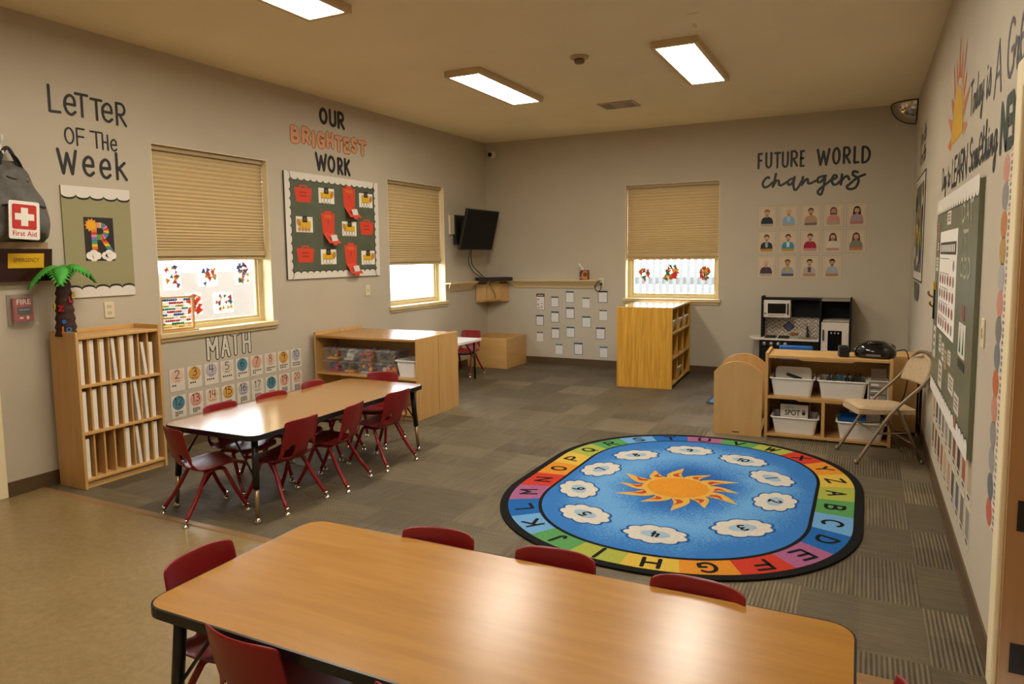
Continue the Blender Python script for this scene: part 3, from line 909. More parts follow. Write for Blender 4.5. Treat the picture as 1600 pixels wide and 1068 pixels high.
for row, items in FILL.items():
    for k, hh, lean in items:
        hgt_ = (tops[row] - SH[row] - .012) * hh
        w_ = .030 if lean == 0 else .024
        ang = R(lean * 100)
        y0 = t + k * pitch + .008
        lab = 'white binder in the %s row of the bookcase, %s slot%s' % (ROWN[row], ORD[k], ', leaning' if lean else '')
        b_ = thing('binder', lab, 'binder', (.046, -6.06 + y0 + (0 if lean == 0 else (.022 if lean < .05 else .032)), SH[row] + (.0015 if lean == 0 else .0015)), 0, 'white binders in the bookcase')
        b_.rotation_euler = (ang, 0, 0) if lean else (0, 0, 0)
        MB().box(.03, D_ - .03, .002, w_ - .004, .002, hgt_).build('pages', M_WHITEPAPER, b_)
        MB().box(.028, D_ - .022, .0, .002, 0, hgt_ + .002).box(.028, D_ - .022, w_ - .004, w_ - .002, 0, hgt_ + .002).box(D_ - .024, D_ - .022, .002, w_ - .004, 0, hgt_ + .002).build('cover', mpg, b_)

# paper palm tree on the bookcase
o = thing('paper_palm_tree', 'craft palm tree with brown paper trunk and green leaves on the bookcase', 'palm tree', (.15, -6.01, 1.0))
mbk = mat('brown_kraft_paper', '#3a1f13', .8, var=.25, vscale=25, bump=.4, bscale=50)
m_ = MB()
ring = []
for i in range(25):
    u = i / 24
    ring.append(((.060 - .027 * u) * (1 + .05 * math.sin(i * 2.1)) + (.006 if i % 3 == 0 else 0), .44 * u))
m_.lathe(ring, 18)
m_.build('trunk', mbk, o)
mlf = mat('green_leaf_paper', '#3f9b33', .6, var=.2, vscale=20)
for k, (a, ln, dr) in enumerate(((-100, .2, .16), (-35, .21, .14), (20, .2, .08), (80, .2, .13), (140, .17, .1), (200, .18, .15))):
    m_ = MB()
    ca, sa = math.cos(R(a)), math.sin(R(a))
    def leaf(u, v):
        s_ = v * ln
        z = .44 + .045 * math.sin(min(1, v * 1.6) * PI / 2) - dr * v * v
        w_ = .042 * math.sin(PI * min(.98, .12 + v * .88)) + .006
        q = (u - .5) * 2
        return (ca * s_ - sa * q * w_, sa * s_ + ca * q * w_, z - .02 * abs(q))
    m_.surf(leaf, 4, 12)
    for j in range(2, 12):
        for sgn in (0, 1):
            p = Vector(leaf(sgn, j / 12)); q = Vector(leaf(sgn, (j + .7) / 12)); c_ = Vector(leaf(.5, j / 12))
            tip = p + (p - c_) * .55 + Vector((ca, sa, 0)) * .02 - Vector((0, 0, .012))
            m_.add([p, q, tip], [(0, 1, 2)])
    m_.build('leaf', mlf, o, solid=.002)
def on_trunk(u_deg, z):       # matrix: flat-art plane tangent to the trunk
    a = R(u_deg)
    r_ = .060 - .027 * z / .44 + .009
    return Matrix.Translation((r_ * math.cos(a), r_ * math.sin(a), z)) @ Matrix.Rotation(a + PI / 2, 4, 'Z')
for nm, ch, col, a, z, sz in (('stuck_letter', 'Z', '#c8202a', -50, .165, .05), ('stuck_letter', 'e', '#2a74c8', -38, .085, .05), ('stuck_letter', 'N', '#e2b31c', 40, .25, .05), ('stuck_letter', 'I', '#e8702a', -45, .03, .05), ('stuck_letter', 'O', '#2a74c8', -18, .03, .04), ('stuck_letter', 'L', '#c8202a', 5, .22, .05), ('stuck_letter', 'A', '#e2b31c', -100, .18, .05)):
    m_ = MB()
    m_.text(ch, sz, 0, 0, .004, 0, on_trunk(a, z), bold=.03)
    m_.build(nm, P('craft_' + col[1:], col), o, solid=.004)

# ================================================================ toy shelf (two units back to back)
def shelf_unit(label, loc, lx, dp, h, rotz, flip, lip=True):
    """open to -y; left side at x = 0"""
    o = thing('toy_shelf', label, 'shelf', loc, rotz)
    t = .022
    MB().box(0, t, 0, dp, 0, h + (.008 if flip else .03)).build('side_panel', M_MAPLE_V, o, bevel=.002)
    MB().box(lx - t, lx, 0, dp, 0, h + (.03 if flip else .008)).build('side_panel', M_MAPLE_V, o, bevel=.003)
    MB().box(t, lx - t, 0, dp, h - t, h).build('top', M_TABLE, o, bevel=.002)
    MB().box(t, lx - t, dp - .01, dp, 0, h - t).build('back_panel', M_MAPLE_DULL, o)
    for z in (.06, .385):
        MB().box(t, lx - t, .004, dp - .01, z - .02, z).build('shelf', M_MAPLE_X, o, bevel=.002)
    MB().box(t, lx - t, .03, .045, 0, .04).build('plinth', M_MAPLE_X, o)
    return o
shelf_unit('low maple toy shelf holding clear bins of toys', (.04, -3.595, 0), 1.19, .359, .742, R(.9), False)
u2 = shelf_unit('low maple shelf backing onto the toy bin shelf', (1.2185, -2.851, 0), 1.19, .359, .742, R(180.9), True)

TOYCOL = ['#c9302b', '#e0a022', '#2b62b8', '#3a9a44', '#e3782a', '#ddd6c8', '#7a3a90']
def toy_pile(name, w, d, h, n, seed, cols, parent_loc, rotz, label, group):
    rnd = random.Random(seed)
    m_ = MB()
    for i in range(n):
        s_ = rnd.uniform(.026, .042)
        x, y = rnd.uniform(-w / 2 + .02, w / 2 - .02), rnd.uniform(-d / 2 + .02, d / 2 - .02)
        z = rnd.uniform(.0, h) + s_ * .9
        M = Matrix.Translation((x, y, z)) @ Matrix.Rotation(rnd.uniform(0, 6), 4, Vector((rnd.random(), rnd.random(), 1)).normalized())
        if i % 3:
            m_.box(-s_ / 2, s_ / 2, -s_ * .4, s_ * .4, -s_ / 2, s_ / 2, rnd.randrange(len(cols)), M)
        else:
            m_.ball((0, 0, 0), s_ * .6, nu=7, nv=5, m=rnd.randrange(len(cols)), M=M)
    # toys lie on a bed that fills the bottom of the bin
    m_.box(-w / 2 + .012, w / 2 - .012, -d / 2 + .012, d / 2 - .012, 0, h * .35, len(cols) - 1)
    ob = m_.build(name, [P('toy_' + c[1:], c) for c in cols], loc=parent_loc, rotz=rotz)
    tag(ob, label, 'toys', group)
    ob['kind'] = 'stuff'
    return ob
def clear_bin(w, d, h, loc, rotz, label, lidded=True):
    o = thing('storage_bin', label, 'bin', loc, rotz, 'clear toy bins')
    def ring(k, z):
        return [(sx * (w / 2 - k), sy * (d / 2 - k), z) for sx, sy in ((-1, -1), (1, -1), (1, 1), (-1, 1))]
    v = ring(.012, 0) + ring(0, h) + ring(.004, h) + ring(.015, .003)
    fs = [(3, 2, 1, 0), (12, 13, 14, 15)]
    for i in range(4):
        j = (i + 1) % 4
        fs += [(i, j, 4 + j, 4 + i), (4 + i, 4 + j, 8 + j, 8 + i), (8 + i, 8 + j, 12 + j, 12 + i)]
    MB().add(v, fs).build('bin_body', M_CLEAR, o)
    MB().box(-w / 2 - .006, w / 2 + .006, -d / 2 - .006, d / 2 + .006, h, h + .012).box(-w / 2 + .01, w / 2 - .01, -d / 2 + .01, d / 2 - .01, h + .012, h + .016).build('lid', M_CLEARLID, o, bevel=.003)
    return o
BINX = [.10, .305, .50, .725]
BINW = [.17, .16, .175, .215]
DESC = [['red and orange pieces', 'yellow and green fruit', 'purple and blue pieces', 'yellow and orange bricks'], ['blue and red blocks', 'white pieces', 'red and gold cars', 'dark mixed building blocks']]
PAL = [[['#c9302b', '#e0702a', '#2b62b8', '#a82c50'], ['#e0b022', '#3a9a44', '#5a4a30', '#e3882a'], ['#6a5a80', '#3a62a8', '#e0902a', '#9a8aa0'], ['#e0b022', '#e3882a', '#c9c0b0', '#8a3a50']],
       [['#2b62b8', '#c9302b', '#1f7a50', '#e0a022'], ['#ddd6c8', '#c8c0b4', '#e8e2d8', '#b8b0a4'], ['#c9302b', '#e0a022', '#d8d0c0', '#a85a2a'], ['#4a3a30', '#8a4a30', '#3a4a6a', '#5a5a40']]]
for r_ in range(2):
    for k in range(4):
        hh = .10
        z = .385 + .001 + r_ * (hh + .018)
        xx, yy = .045 + BINX[k] + BINW[k] / 2 - .03, -3.595 + .16
        yy += (xx - .04) * math.tan(R(.9))
        pos = 'upper' if r_ else 'lower'
        clear_bin(BINW[k], .24, hh, (xx, yy, z), R(.9), 'clear lidded bin of %s, %s layer on the toy shelf' % (DESC[r_][k], pos))
        toy_pile('toy_pieces', BINW[k] - .03, .21, .058, 30, r_ * 10 + k, PAL[r_][k], (xx, yy, z + .0035), R(.9), '%s inside the clear bin, %s layer' % (DESC[r_][k], pos), 'loose toys in bins')

def white_tub(w, d, h, loc, rotz, label, m=None, group='white plastic tubs'):
    """tapered open tub with a rolled rim"""
    o = thing('plastic_tub', label, 'tub', loc, rotz, group)
    m = m or M_WHITE
    def ring(k, z, r_=.03):
        return [(p[0], p[1], z) for p in rounded(-w / 2 + k, w / 2 - k, -d / 2 + k, d / 2 - k, max(.008, r_ - k * .3), 4)]
    rings = [ring(.03, 0), ring(.008, h - .012), ring(.0, h - .012), ring(.0, h), ring(.012, h), ring(.034, .004)]
    k = len(rings[0])
    v = [p for r_ in rings for p in r_]
    fs = [tuple(range(k - 1, -1, -1)), tuple(5 * k + i for i in range(k))]
    for a in range(5):
        fs += [(a * k + i, a * k + (i + 1) % k, (a + 1) * k + (i + 1) % k, (a + 1) * k + i) for i in range(k)]
    MB().add(v, fs).build('tub_body', m, o)
    rim = MB()
    pts = [(p[0], p[1], h - .004) for p in rounded(-w / 2, w / 2, -d / 2, d / 2, .03, 4)]
    rim.tube(pts + [pts[0]], .0065, 8).build('rim', m, o)
    return o
white_tub(.235, .27, .155, (1.07, -3.41, .386), R(.9), 'white plastic tub on the toy shelf beside the clear bins')

# white folding table in the back corner
o = thing('folding_table', 'white folding table in the far corner behind the toy shelf', 'table', (.36, -1.66, 0))
MB().prism(rounded(-.30, .31, -.29, .29, .03), .465, .495).build('tabletop', mat('blow_moulded_white', '#ebe8e2', .3), o, bevel=.004)
for sx in (-1, 1):
    for sy in (-1, 1):
        l_ = MB().tube([(sx * .235, sy * .22, .466), (sx * .24, sy * .22, .004)], .013, 10).build('leg', M_BLACK, o)
        MB().tube(smooth([(sx * .02, sy * .21, .45), (sx * .14, sy * .212, .40), (sx * .235, sy * .218, .24)], 5), .007, 8).build('leg_brace', M_BLACK, l_)

# low wooden corner box, open on top
o = thing('storage_box', 'open-topped square wooden box in the back corner', 'box', (.016, -.62, 0))
MB().box(0, .60, 0, .018, 0, .40).build('front_panel', M_MAPLE_X, o, bevel=.002)
MB().box(.58, .60, .018, .60, 0, .40).build('side_panel', M_MAPLE_Y, o, bevel=.002)
MB().box(0, .018, .018, .60, 0, .40).box(.018, .58, .584, .60, 0, .40).build('back_panel', M_MAPLE_DULL, o)
MB().box(.018, .58, .018, .584, .05, .065).build('floor_panel', M_MAPLE_DULL, o)
tag(MB().surf(lambda u, v: (.06 + u * .48, -.55 + v * .46, .24 + .05 * math.sin(u * 9 + v * 5) * math.sin(v * 8) + .03), 14, 14).build('burlap_cloth', mat('burlap', '#b98f57', .9, var=.2, vscale=30, bump=.4, bscale=150), solid=.01), 'crumpled tan cloth inside the open wooden corner box', 'cloth')

# ================================================================ bamboo cubby unit under the back window
o = thing('cubby_unit', 'bamboo cubby unit of nine compartments below the back window', 'cubby unit', (2.325, -1.23, 0), R(3))
LX, LY, HH = .62, 1.14, .90
t = .02
MB().box(0, LX, 0, t, .0, HH).build('end_panel', M_BAMBOO, o, bevel=.002)
MB().box(0, LX, LY - t, LY, .03, HH).build('end_panel', M_BAMBOO, o, bevel=.002)
MB().box(0, LX, t, LY - t, HH - t, HH).build('top', M_BAMBOO_TOP, o, bevel=.002)
MB().box(LX / 2 - .006, LX / 2 + .006, t, LY - t, .05, HH - t).build('middle_panel', M_BAMBOO, o)
zs = [.05, .335, .615]
for z in zs:
    MB().box(.004, LX / 2 - .006, t, LY - t, z - .02, z).box(LX / 2 + .006, LX - .004, t, LY - t, z - .02, z).build('shelf', M_MAPLE_Y, o, bevel=.002)
for k in (1, 2):
    y = LY * k / 3
    for z, zt in zip(zs, zs[1:] + [HH]):
        MB().box(.01, LX / 2 - .006, y - .008, y + .008, z, zt - .02).box(LX / 2 + .006, LX - .01, y - .008, y + .008, z, zt - .02).build('divider', M_BAMBOO, o)
for sx in (.04, LX - .04):
    MB().tube([(sx, LY - .05, .032), (sx, LY - .05, 0)], .012, 8).build('foot', M_CHROME, o)
def in_cubby(x, y, z):
    c, s_ = math.cos(R(3)), math.sin(R(3))
    return (2.325 + x * c - y * s_, -1.23 + x * s_ + y * c, z)
for k, (yy, zz, lab) in enumerate(((.19, .616, 'white tub in the top cubby closest to the room'), (.57, .616, 'white tub in the middle top cubby of the bamboo unit'), (.95, .616, 'white tub with blue cloth in the top cubby beside the wall'), (.57, .051, 'white tub in the lowest middle cubby of the bamboo unit'))):
    white_tub(.28, .27, .13, in_cubby(LX - .155, yy, zz), R(3), lab)
tag(MB().ball((0, 0, 0), .09, 1, .9, .55).build('blue_cloth', mat('light_blue_cloth', '#5fa8d8', .9, var=.1), loc=in_cubby(LX - .15, .95, .745)), 'light blue cloth heaped in the top tub next to the wall', 'cloth')
bk = thing('picture_book', 'yellow picture book leaning in the middle-row cubby', 'book', in_cubby(LX - .17, .13, .337), R(3))
bk.rotation_euler = (R(-16), 0, R(3))
MB().box(-.11, .11, 0, .012, .0, .21).build('cover', P('book_yellow', '#d9a01f'), bk)
MB().box(-.105, .112, .002, .01, .003, .207).build('pages', M_WHITEPAPER, bk)
bk = thing('picture_book', 'white picture book standing behind the yellow one in the cubby', 'book', in_cubby(LX - .17, .22, .337), R(3))
bk.rotation_euler = (R(-8), 0, R(3))
MB().box(-.11, .11, 0, .012, .0, .235).build('cover', P('book_white', '#ddd5c8'), bk)
MB().box(-.105, .112, .002, .01, .003, .232).build('pages', M_WHITEPAPER, bk)
tag(MB().box(-.12, .12, -.07, .07, 0, .03).build('picture_book', P('book_maroon', '#6a1a1a'), loc=in_cubby(LX - .15, .105, .336), rotz=R(3), bevel=.004), 'dark red book lying flat in the middle-row cubby', 'book')
white_tub(.28, .27, .13, in_cubby(.125, .2, .051), R(3), 'white tub poking out at the far side of the bamboo unit')

# ================================================================ arched book browser and open shelf by the rug
o = thing('book_browser', 'maple book browser with two arched end panels beside the rug', 'book display', (3.718, -2.93, 0), R(3))
def arch(w, hs, ha, n=14):
    r_ = ((w / 2) ** 2 + (ha - hs) ** 2) / (2 * (ha - hs))
    a = math.asin(w / 2 / r_)
    pts = [(0, 0), (w, 0)]
    for i in range(n + 1):
        th = a - 2 * a * i / n
        pts.append((w / 2 + r_ * math.sin(th), ha - r_ + r_ * math.cos(th)))
    return pts
MB().prism(arch(.377, .515, .608), 0, .02, 'y').box(.15, .205, -.0012, -.0002, .022, .030, 1).build('end_panel', [M_MAPLE_DULL, M_BLACKMAT], o)
MB().prism(arch(.377, .515, .608), .50, .52, 'y').build('end_panel', M_MAPLE_V, o)
MB().box(.17, .19, .02, .50, .05, .50).build('middle_panel', M_MAPLE_Y, o)
for sx in (-1, 1):
    MB().prism([(.18 + sx * .012, .12), (.18 + sx * .16, .10), (.18 + sx * .165, .115), (.18 + sx * .012, .14)][::sx], .02, .50, 'y').build('book_ledge', M_MAPLE_Y, o)
MB().box(.0, .377, .02, .50, .03, .05).build('floor_panel', M_MAPLE_Y, o)

o = thing('open_shelf', 'low maple open shelf with white tubs beside the folding chair', 'shelf', (4.112, -2.885, 0), R(1.6))
LX, DP, HH = .905, .40, .668
t = .022
MB().box(0, t, 0, DP, 0, HH + .02).build('side_panel', M_MAPLE_V, o, bevel=.003)
MB().box(LX - t, LX, 0, DP, 0, HH + .005).build('side_panel', M_MAPLE_V, o, bevel=.003)
MB().box(t, LX - t, 0, DP, HH - t, HH).prism([(.28, HH - t - .014), (.62, HH - t - .014), (.66, HH - t), (.24, HH - t)], .004, .016, 'y').build('top', M_MAPLE_X, o, bevel=.002)
MB().box(t, LX - t, 0.004, DP - .01, .318, .34).prism([(.26, .306), (.6, .306), (.64, .318), (.22, .318)], .008, .02, 'y').build('shelf', M_MAPLE_X, o, bevel=.002)
MB().box(t, LX - t, 0.0, DP - .01, .012, .034).build('shelf', M_MAPLE_X, o, bevel=.002)
MB().box(.42, .445, .004, DP - .01, .034, .318).build('divider', M_MAPLE_V, o, bevel=.002)
MB().box(.33, LX - t, DP - .01, DP, .034, HH - t).box(t, .33, DP - .01, DP, .034, .585).build('back_panel', M_MAPLE_DULL, o)
def in_shelf(x, y, z):
    c, s_ = math.cos(R(1.6)), math.sin(R(1.6))
    return (4.112 + x * c - y * s_, -2.885 + x * s_ + y * c, z)
white_tub(.335, .30, .145, in_shelf(.20, .165, .341), R(1.6), 'white tub of white papers on the open shelf, upper level')
white_tub(.355, .30, .145, in_shelf(.565, .16, .341), R(1.6), 'white tub of dark gadgets on the open shelf, upper level')
white_tub(.355, .30, .135, in_shelf(.225, .165, .035), R(1.6), 'white tub holding the SPOT box set on the open shelf')
white_tub(.345, .30, .135, in_shelf(.70, .16, .035), R(1.6), 'white tub of folders behind the folding chair, lower level')
# contents
b_ = thing('paper_stack', 'white papers standing in the upper tub of the open shelf', 'paper', in_shelf(.20, .19, .362), R(1.6))
b_.rotation_euler = (R(-12), 0, R(1.6))
MB().prism(rounded(-.135, .135, .0, .19, .03), -.02, .02, 'y').build('sheets', M_WHITEPAPER, b_)
tag(MB().box(-.06, .06, -.006, .006, -.012, .012).build('black_strap', M_BLACKMAT, loc=in_shelf(.21, .12, .487), rotz=R(1.6)), 'short black strip resting on papers in the white tub', 'strip')
bpy.context.scene.objects['black_strap'].rotation_euler = (0, R(18), R(1.6))
rnd = random.Random(5)
GAD = [('dark toy gadget at the divider end of the upper tub', -.10, '#33383a'), ('dark toy gadget with grey side, second in the upper tub', -.06, '#4d5656'), ('teal toy gadget standing in the upper tub', -.015, '#3d6a74'), ('dark blue toy gadget in the upper tub', .03, '#2c3a48'), ('black toy gadget with rounded top in the upper tub', .075, '#202224'), ('dark toy gadget at the drawer end of the upper tub', .115, '#3a3c3a')]
for i, (lab, dx, col) in enumerate(GAD):
    g_ = thing('toy_gadget', lab, 'toy', in_shelf(.565 + dx, .15 + .03 * (i % 2), .42), R(1.6 + 20 * (i % 3 - 1)), 'dark toy gadgets in the tub')
    MB().box(-.018, .018, -.012, .012, 0, .075 + .012 * (i % 3)).build('body', mat('gadget_' + col[1:], col, .4), g_, bevel=.006)
    MB().tube([(0, 0, .07), (.012, 0, .1 + .008 * (i % 2))], .006, 8).build('stem', M_BLACKMAT, g_)
    MB().box(-.10, .10, -.06, .06, -.06, -.002).build('filling', M_BLACKMAT, g_) if i == 2 else None
tag(MB().box(-.03, .03, -.02, .02, 0, .012).build('pink_sponge', P('sponge_pink', '#d98080'), loc=in_shelf(.68, .10, .448), rotz=R(25), bevel=.004), 'small pink piece at the rim of the gadget tub', 'toy')
tag(MB().box(-.09, .09, -.09, .09, 0, .10).build('toy_case', M_BLACKMAT, loc=in_shelf(.60, .17, .346), rotz=R(1.6), bevel=.006), 'black case lying in the gadget tub under the toys', 'case')
b_ = thing('box_set', 'white boxed book set lettered SPOT in the lower tub', 'book set', in_shelf(.215, .12, .058), R(1.6))
b_.rotation_euler = (R(-7), 0, R(1.6))
MB().box(-.105, .105, 0, .055, .0, .195).build('box', M_WHITEPAPER, b_, bevel=.002)
MB().text('SPOT', .062, -.012, .108, .0012, 0, bold=.02, width=.115).text('A LITTLE', .022, -.035, .163, .0012, 0, width=.06).disc(.072, .128, .014, .0012, 0, rz=.016, n=9).stroke([(.06, .148), (.075, .152), (.085, .144)], .006, .0012, 0).build('title_lettering', M_VINYLBLACK, b_)
MB().text('BOX SET', .026, -.005, .077, .0012, 0, bold=.02, width=.085).build('subtitle_lettering', P('spot_red', '#b2472f'), b_)
b_ = thing('picture_book', 'dark picture book standing behind the SPOT box set', 'book', in_shelf(.215, .19, .058), R(1.6))
MB().box(-.115, .115, 0, .02, 0, .215).build('cover', P('book_dark', '#3b2a22'), b_)
MB().box(-.112, .117, .003, .017, .003, .212).build('pages', M_WHITEPAPER, b_)
b_ = thing('folder', 'blue folder in the lower tub behind the folding chair', 'folder', in_shelf(.66, .10, .16), R(1.6))
b_.rotation_euler = (R(-70), 0, R(1.6))
MB().box(-.11, .08, 0, .006, 0, .15).build('cover', P('folder_blue', '#1e5fae'), b_)
b_ = thing('folder', 'white folder standing in the lower tub behind the folding chair', 'folder', in_shelf(.74, .2, .058), R(1.6))
b_.rotation_euler = (R(-10), 0, R(1.6))
MB().box(-.12, .10, 0, .012, 0, .215).build('cover', M_WHITEPAPER, b_)
# clear drawer chest with a stack on it
o = thing('drawer_organizer', 'small white-framed clear three-drawer organizer on the open shelf', 'drawer unit', in_shelf(.815, .03, .341), R(1.6))
MB().box(-.075, .065, .0, .2, 0, .006).box(-.075, -.069, 0, .2, .006, .155).box(.059, .065, 0, .2, .006, .155).box(-.075, .065, 0, .2, .155, .161).box(-.069, .059, .195, .2, .006, .155).build('case', M_WHITE, o)
for k in range(3):
    z = .009 + k * .049
    d_ = MB().box(-.066, .056, .004, .008, z, z + .044).box(-.066, .056, .008, .18, z, z + .003).build('drawer', M_CLEARLID, o)
    MB().box(-.055, .0, -.004, .004, z + .018, z + .028).build('drawer_handle', M_WHITE, d_)
    MB().box(-.06, .05, .012, .17, z + .004, z + .026 + .005 * k).build('drawer_contents', mat('drawer_mix', '#6f5a4a', .7, var=.5, vscale=60), d_)
tag(MB().box(-.055, .05, .02, .18, 0, .09).build('clear_case', clear_mat('smoky_clear', '#8a7a68', .35), loc=in_shelf(.815, .03, .503), rotz=R(1.6), bevel=.004), 'clear plastic case stacked on the drawer organizer', 'case')

# boombox, black speaker cube
o = thing('boombox', 'black portable CD boombox on the open shelf', 'boombox', in_shelf(.785, .155, .669), R(-6))
def bb(u, v):
    a = 2 * PI * u
    t_ = v * PI / 2
    ex = lambda c: math.copysign(abs(c) ** .7, c)
    k = math.cos(t_) ** .55 if v < 1 else 0
    bulge = 1 + .10 * math.sin(PI * min(1, v * 1.6))
    return (.140 * ex(math.cos(a)) * k * bulge, .105 * ex(math.sin(a)) * k * bulge, .006 + .115 * math.sin(t_))
MB().surf(bb, 32, 12).add([(.135 * math.copysign(abs(math.cos(2 * PI * i / 32)) ** .7, math.cos(2 * PI * i / 32)), .10 * math.copysign(abs(math.sin(2 * PI * i / 32)) ** .7, math.sin(2 * PI * i / 32)), .006) for i in range(32)], [tuple(range(31, -1, -1))]).build('body', M_BLACKGLOSS, o)
MB().lathe([(.075, .108), (.078, .116), (.06, .124), (.02, .128)], 24).build('disc_lid', M_BLACKGLOSS, o)
MB().tube(smooth([(-.132, .0, .065), (-.120, .07, .085), (-.06, .105, .095), (.06, .105, .095), (.120, .07, .085), (.132, .0, .065)], 5), .009, 10).build('carry_handle', M_BLACK, o)
for sx in (-1, 1):
    MB().ball((sx * .085, -.088, .05), .034, 1, .5, 1).build('speaker_grille', M_BLACKMAT, o)
MB().box(-.05, .05, -.113, -.104, .018, .034).build('control_strip', mat('silver_strip', '#9a948a', .3, metal=.8), o)
for sx in (-.09, .09):
    MB().lathe([(.014, 0), (.014, .012)], 10, M=Matrix.Translation((sx, 0, 0))).build('foot', M_BLACKMAT, o)
tag(MB().tube(smooth([(0, 0, .0), (.05, .02, .02), (.10, .05, .01), (.12, .06, -.12), (.10, .03, -.3), (.06, .0, -.42)], 6), .004, 6).build('power_cord', M_BLACKMAT, loc=in_shelf(.905, .20, .70)), 'black power cord trailing from the boombox down the shelf side', 'cord')
o = thing('speaker', 'small black cube speaker beside the boombox', 'speaker', in_shelf(.565, .10, .669), R(12))
MB().box(-.037, .037, -.037, .037, 0, .085).build('body', M_BLACKMAT, o, bevel=.006)
MB().rect(-.03, .03, .008, .06, .038, 0).build('grille', M_BLACK, o)
MB().lathe([(.022, .085), (.022, .089), (.012, .09)], 16).build('button_ring', M_BLACKGLOSS, o)

# blue plastic toddler chair behind the shelf
o = thing('toddler_chair', 'blue plastic toddler chair showing above the back of the open shelf', 'chair', (4.29, -2.30, 0), R(2))
MB().box(-.135, .135, -.02, .01, .28, .682).build('backrest', M_BLUEPL, o, bevel=.012)
MB().box(-.135, .135, .01, .25, .25, .28).build('seat', M_BLUEPL, o, bevel=.01)
for sx in (-.115, .115):
    for sy in (-.004, .23):
        MB().tube([(sx, sy, .26), (sx * 1.05, sy * 1.03, .0)], .014, 10).build('leg', M_BLUEPL, o)

# tall maple cabinet end against the right wall, behind the folding chair
o = thing('low_cabinet', 'low brown cabinet against the wall behind the folding chair', 'cabinet', (4.935, -2.40, 0))
MB().box(0, .285, 0, .018, .03, .64).build('back_panel', M_MAPLE_DULL, o)
MB().box(0, .018, .018, .34, 0, .65).build('side_panel', M_MAPLE_V, o, bevel=.002)
MB().box(.267, .285, .0, .34, 0, .66).build('side_panel', M_MAPLE_V, o, bevel=.002)
MB().box(.018, .267, .018, .34, .62, .64).build('top', M_MAPLE_X, o)
MB().box(.018, .267, .018, .34, .03, .05).build('floor_panel', M_MAPLE_X, o)

# ================================================================ folding chair
o = thing('folding_chair', 'beige padded metal folding chair beside the green wall board', 'chair', (4.94, -3.15, 0), face(-.935, -.36))
# local: front = -y; half width .19
hw = .185
def seatpad(u, v):
    x, y = (u - .5) * 2, (v - .5) * 2
    k = 1 - max(abs(x) ** 5, abs(y) ** 5)
    return (x * (hw - .035), -.21 + (v) * .38, .385 + .028 * max(0, k) ** .5 - .02 * v)
m_ = MB().surf(seatpad, 16, 16)
m_.prism(rounded(-hw + .03, hw - .03, -.22, .175, .03), .347, .379, 'z')
m_.build('seat', M_BEIGE, o)
def backpad(u, v):
    x = (u - .5) * 2
    zz = v
    w_ = (hw - .012) * (1 - .0 * zz) * (1 if zz < .45 else math.sqrt(max(0.0, 1 - ((zz - .45) / .55) ** 2.2)))
    return (x * max(w_, .012), .205 + .065 * zz + .03 * (1 - x * x) , .545 + .20 * zz)
MB().surf(backpad, 16, 12).build('backrest', M_BEIGE, o, solid=.022)
# front legs run up to become the back frame: one bent tube
pts = smooth([(-hw, -.235, .0), (-hw, -.02, .345), (-hw, .19, .56), (-hw + .002, .255, .66), (-hw + .05, .283, .735), (-.06, .292, .762), (.06, .292, .762), (hw - .05, .283, .735), (hw - .002, .255, .66), (hw, .19, .56), (hw, -.02, .345), (hw, -.235, .0)], 6)
MB().tube(pts, .0115, 10).build('back_frame', M_BEIGEMETAL, o)
for sx in (-1, 1):
    l_ = MB().tube([(sx * (hw - .026), .03, .40), (sx * (hw - .026), .06, .36), (sx * (hw - .026), .215, .0)], .0105, 10).build('leg', M_BEIGEMETAL, o)
    MB().lathe([(.014, 0), (.013, .03)], 10, M=Matrix.Translation((sx * (hw - .026), .212, 0))).build('foot_cap', M_BEIGEMETAL, l_)
    MB().tube([(sx * (hw - .012), -.10, .215), (sx * (hw - .02), .12, .22)], .006, 8).build('hinge_bar', M_BEIGEMETAL, o)
MB().tube([(-hw, -.10, .22), (hw, -.10, .22)], .008, 8).build('stretcher', M_BEIGEMETAL, o)
MB().tube([(-hw + .026, .155, .14), (hw - .026, .155, .14)], .008, 8).build('stretcher', M_BEIGEMETAL, o)
for sx in (-1, 1):
    MB().lathe([(.015, 0), (.0135, .03)], 10, M=Matrix.Translation((sx * hw, -.232, 0))).build('foot_cap', M_BEIGEMETAL, o)

# ================================================================ toy kitchen at the back wall
o = thing('toy_kitchen', 'black and white wooden toy kitchen against the back wall', 'play kitchen', (3.74, -.02, 0))
MKB = mat('kitchen_black', '#0b0a0a', .6, spec=.25)
MKW = mat('kitchen_white', '#d6cabb', .45)
KW, KH = .945, .965
MB().box(0, .018, -.22, 0, .50, KH + .02).box(0, .018, -.33, 0, 0, .50).build('side_panel', MKB, o)
MB().box(KW - .018, KW, -.32, 0, 0, KH + .012).build('side_panel', MKB, o)
MB().box(.018, KW - .018, -.012, 0, 0, KH).build('back_panel', MKB, o)
MB().box(.018, .625, -.20, -.012, KH - .02, KH).build('top_panel', MKB, o)
MB().box(.645, KW - .018, -.30, -.012, KH - .022, KH - .002).build('top_panel', mat('kitchen_grey', '#8d8373', .5), o)
MB().box(.625, .645, -.30, -.012, 0, KH).build('divider', MKB, o)
mw_ = MB().box(.022, .315, -.20, -.014, KH - .225, KH - .024).build('microwave', MKW, o, bevel=.006)
MB().box(.07, .265, -.204, -.2002, KH - .178, KH - .062).build('microwave_window', M_BLACKGLOSS, mw_, bevel=.001)
MB().box(.28, .293, -.225, -.2, KH - .19, KH - .06).build('microwave_handle', M_BLACKMAT, mw_, bevel=.003)
m_ = MB()
for i in range(9):
    m_.rect(.08 + i * .02, .09 + i * .02, KH - .205, KH - .195, .2005)
m_.rect(.03, .06, KH - .185, KH - .175, .2005)
m_.build('microwave_buttons', M_BLACKMAT, mw_)
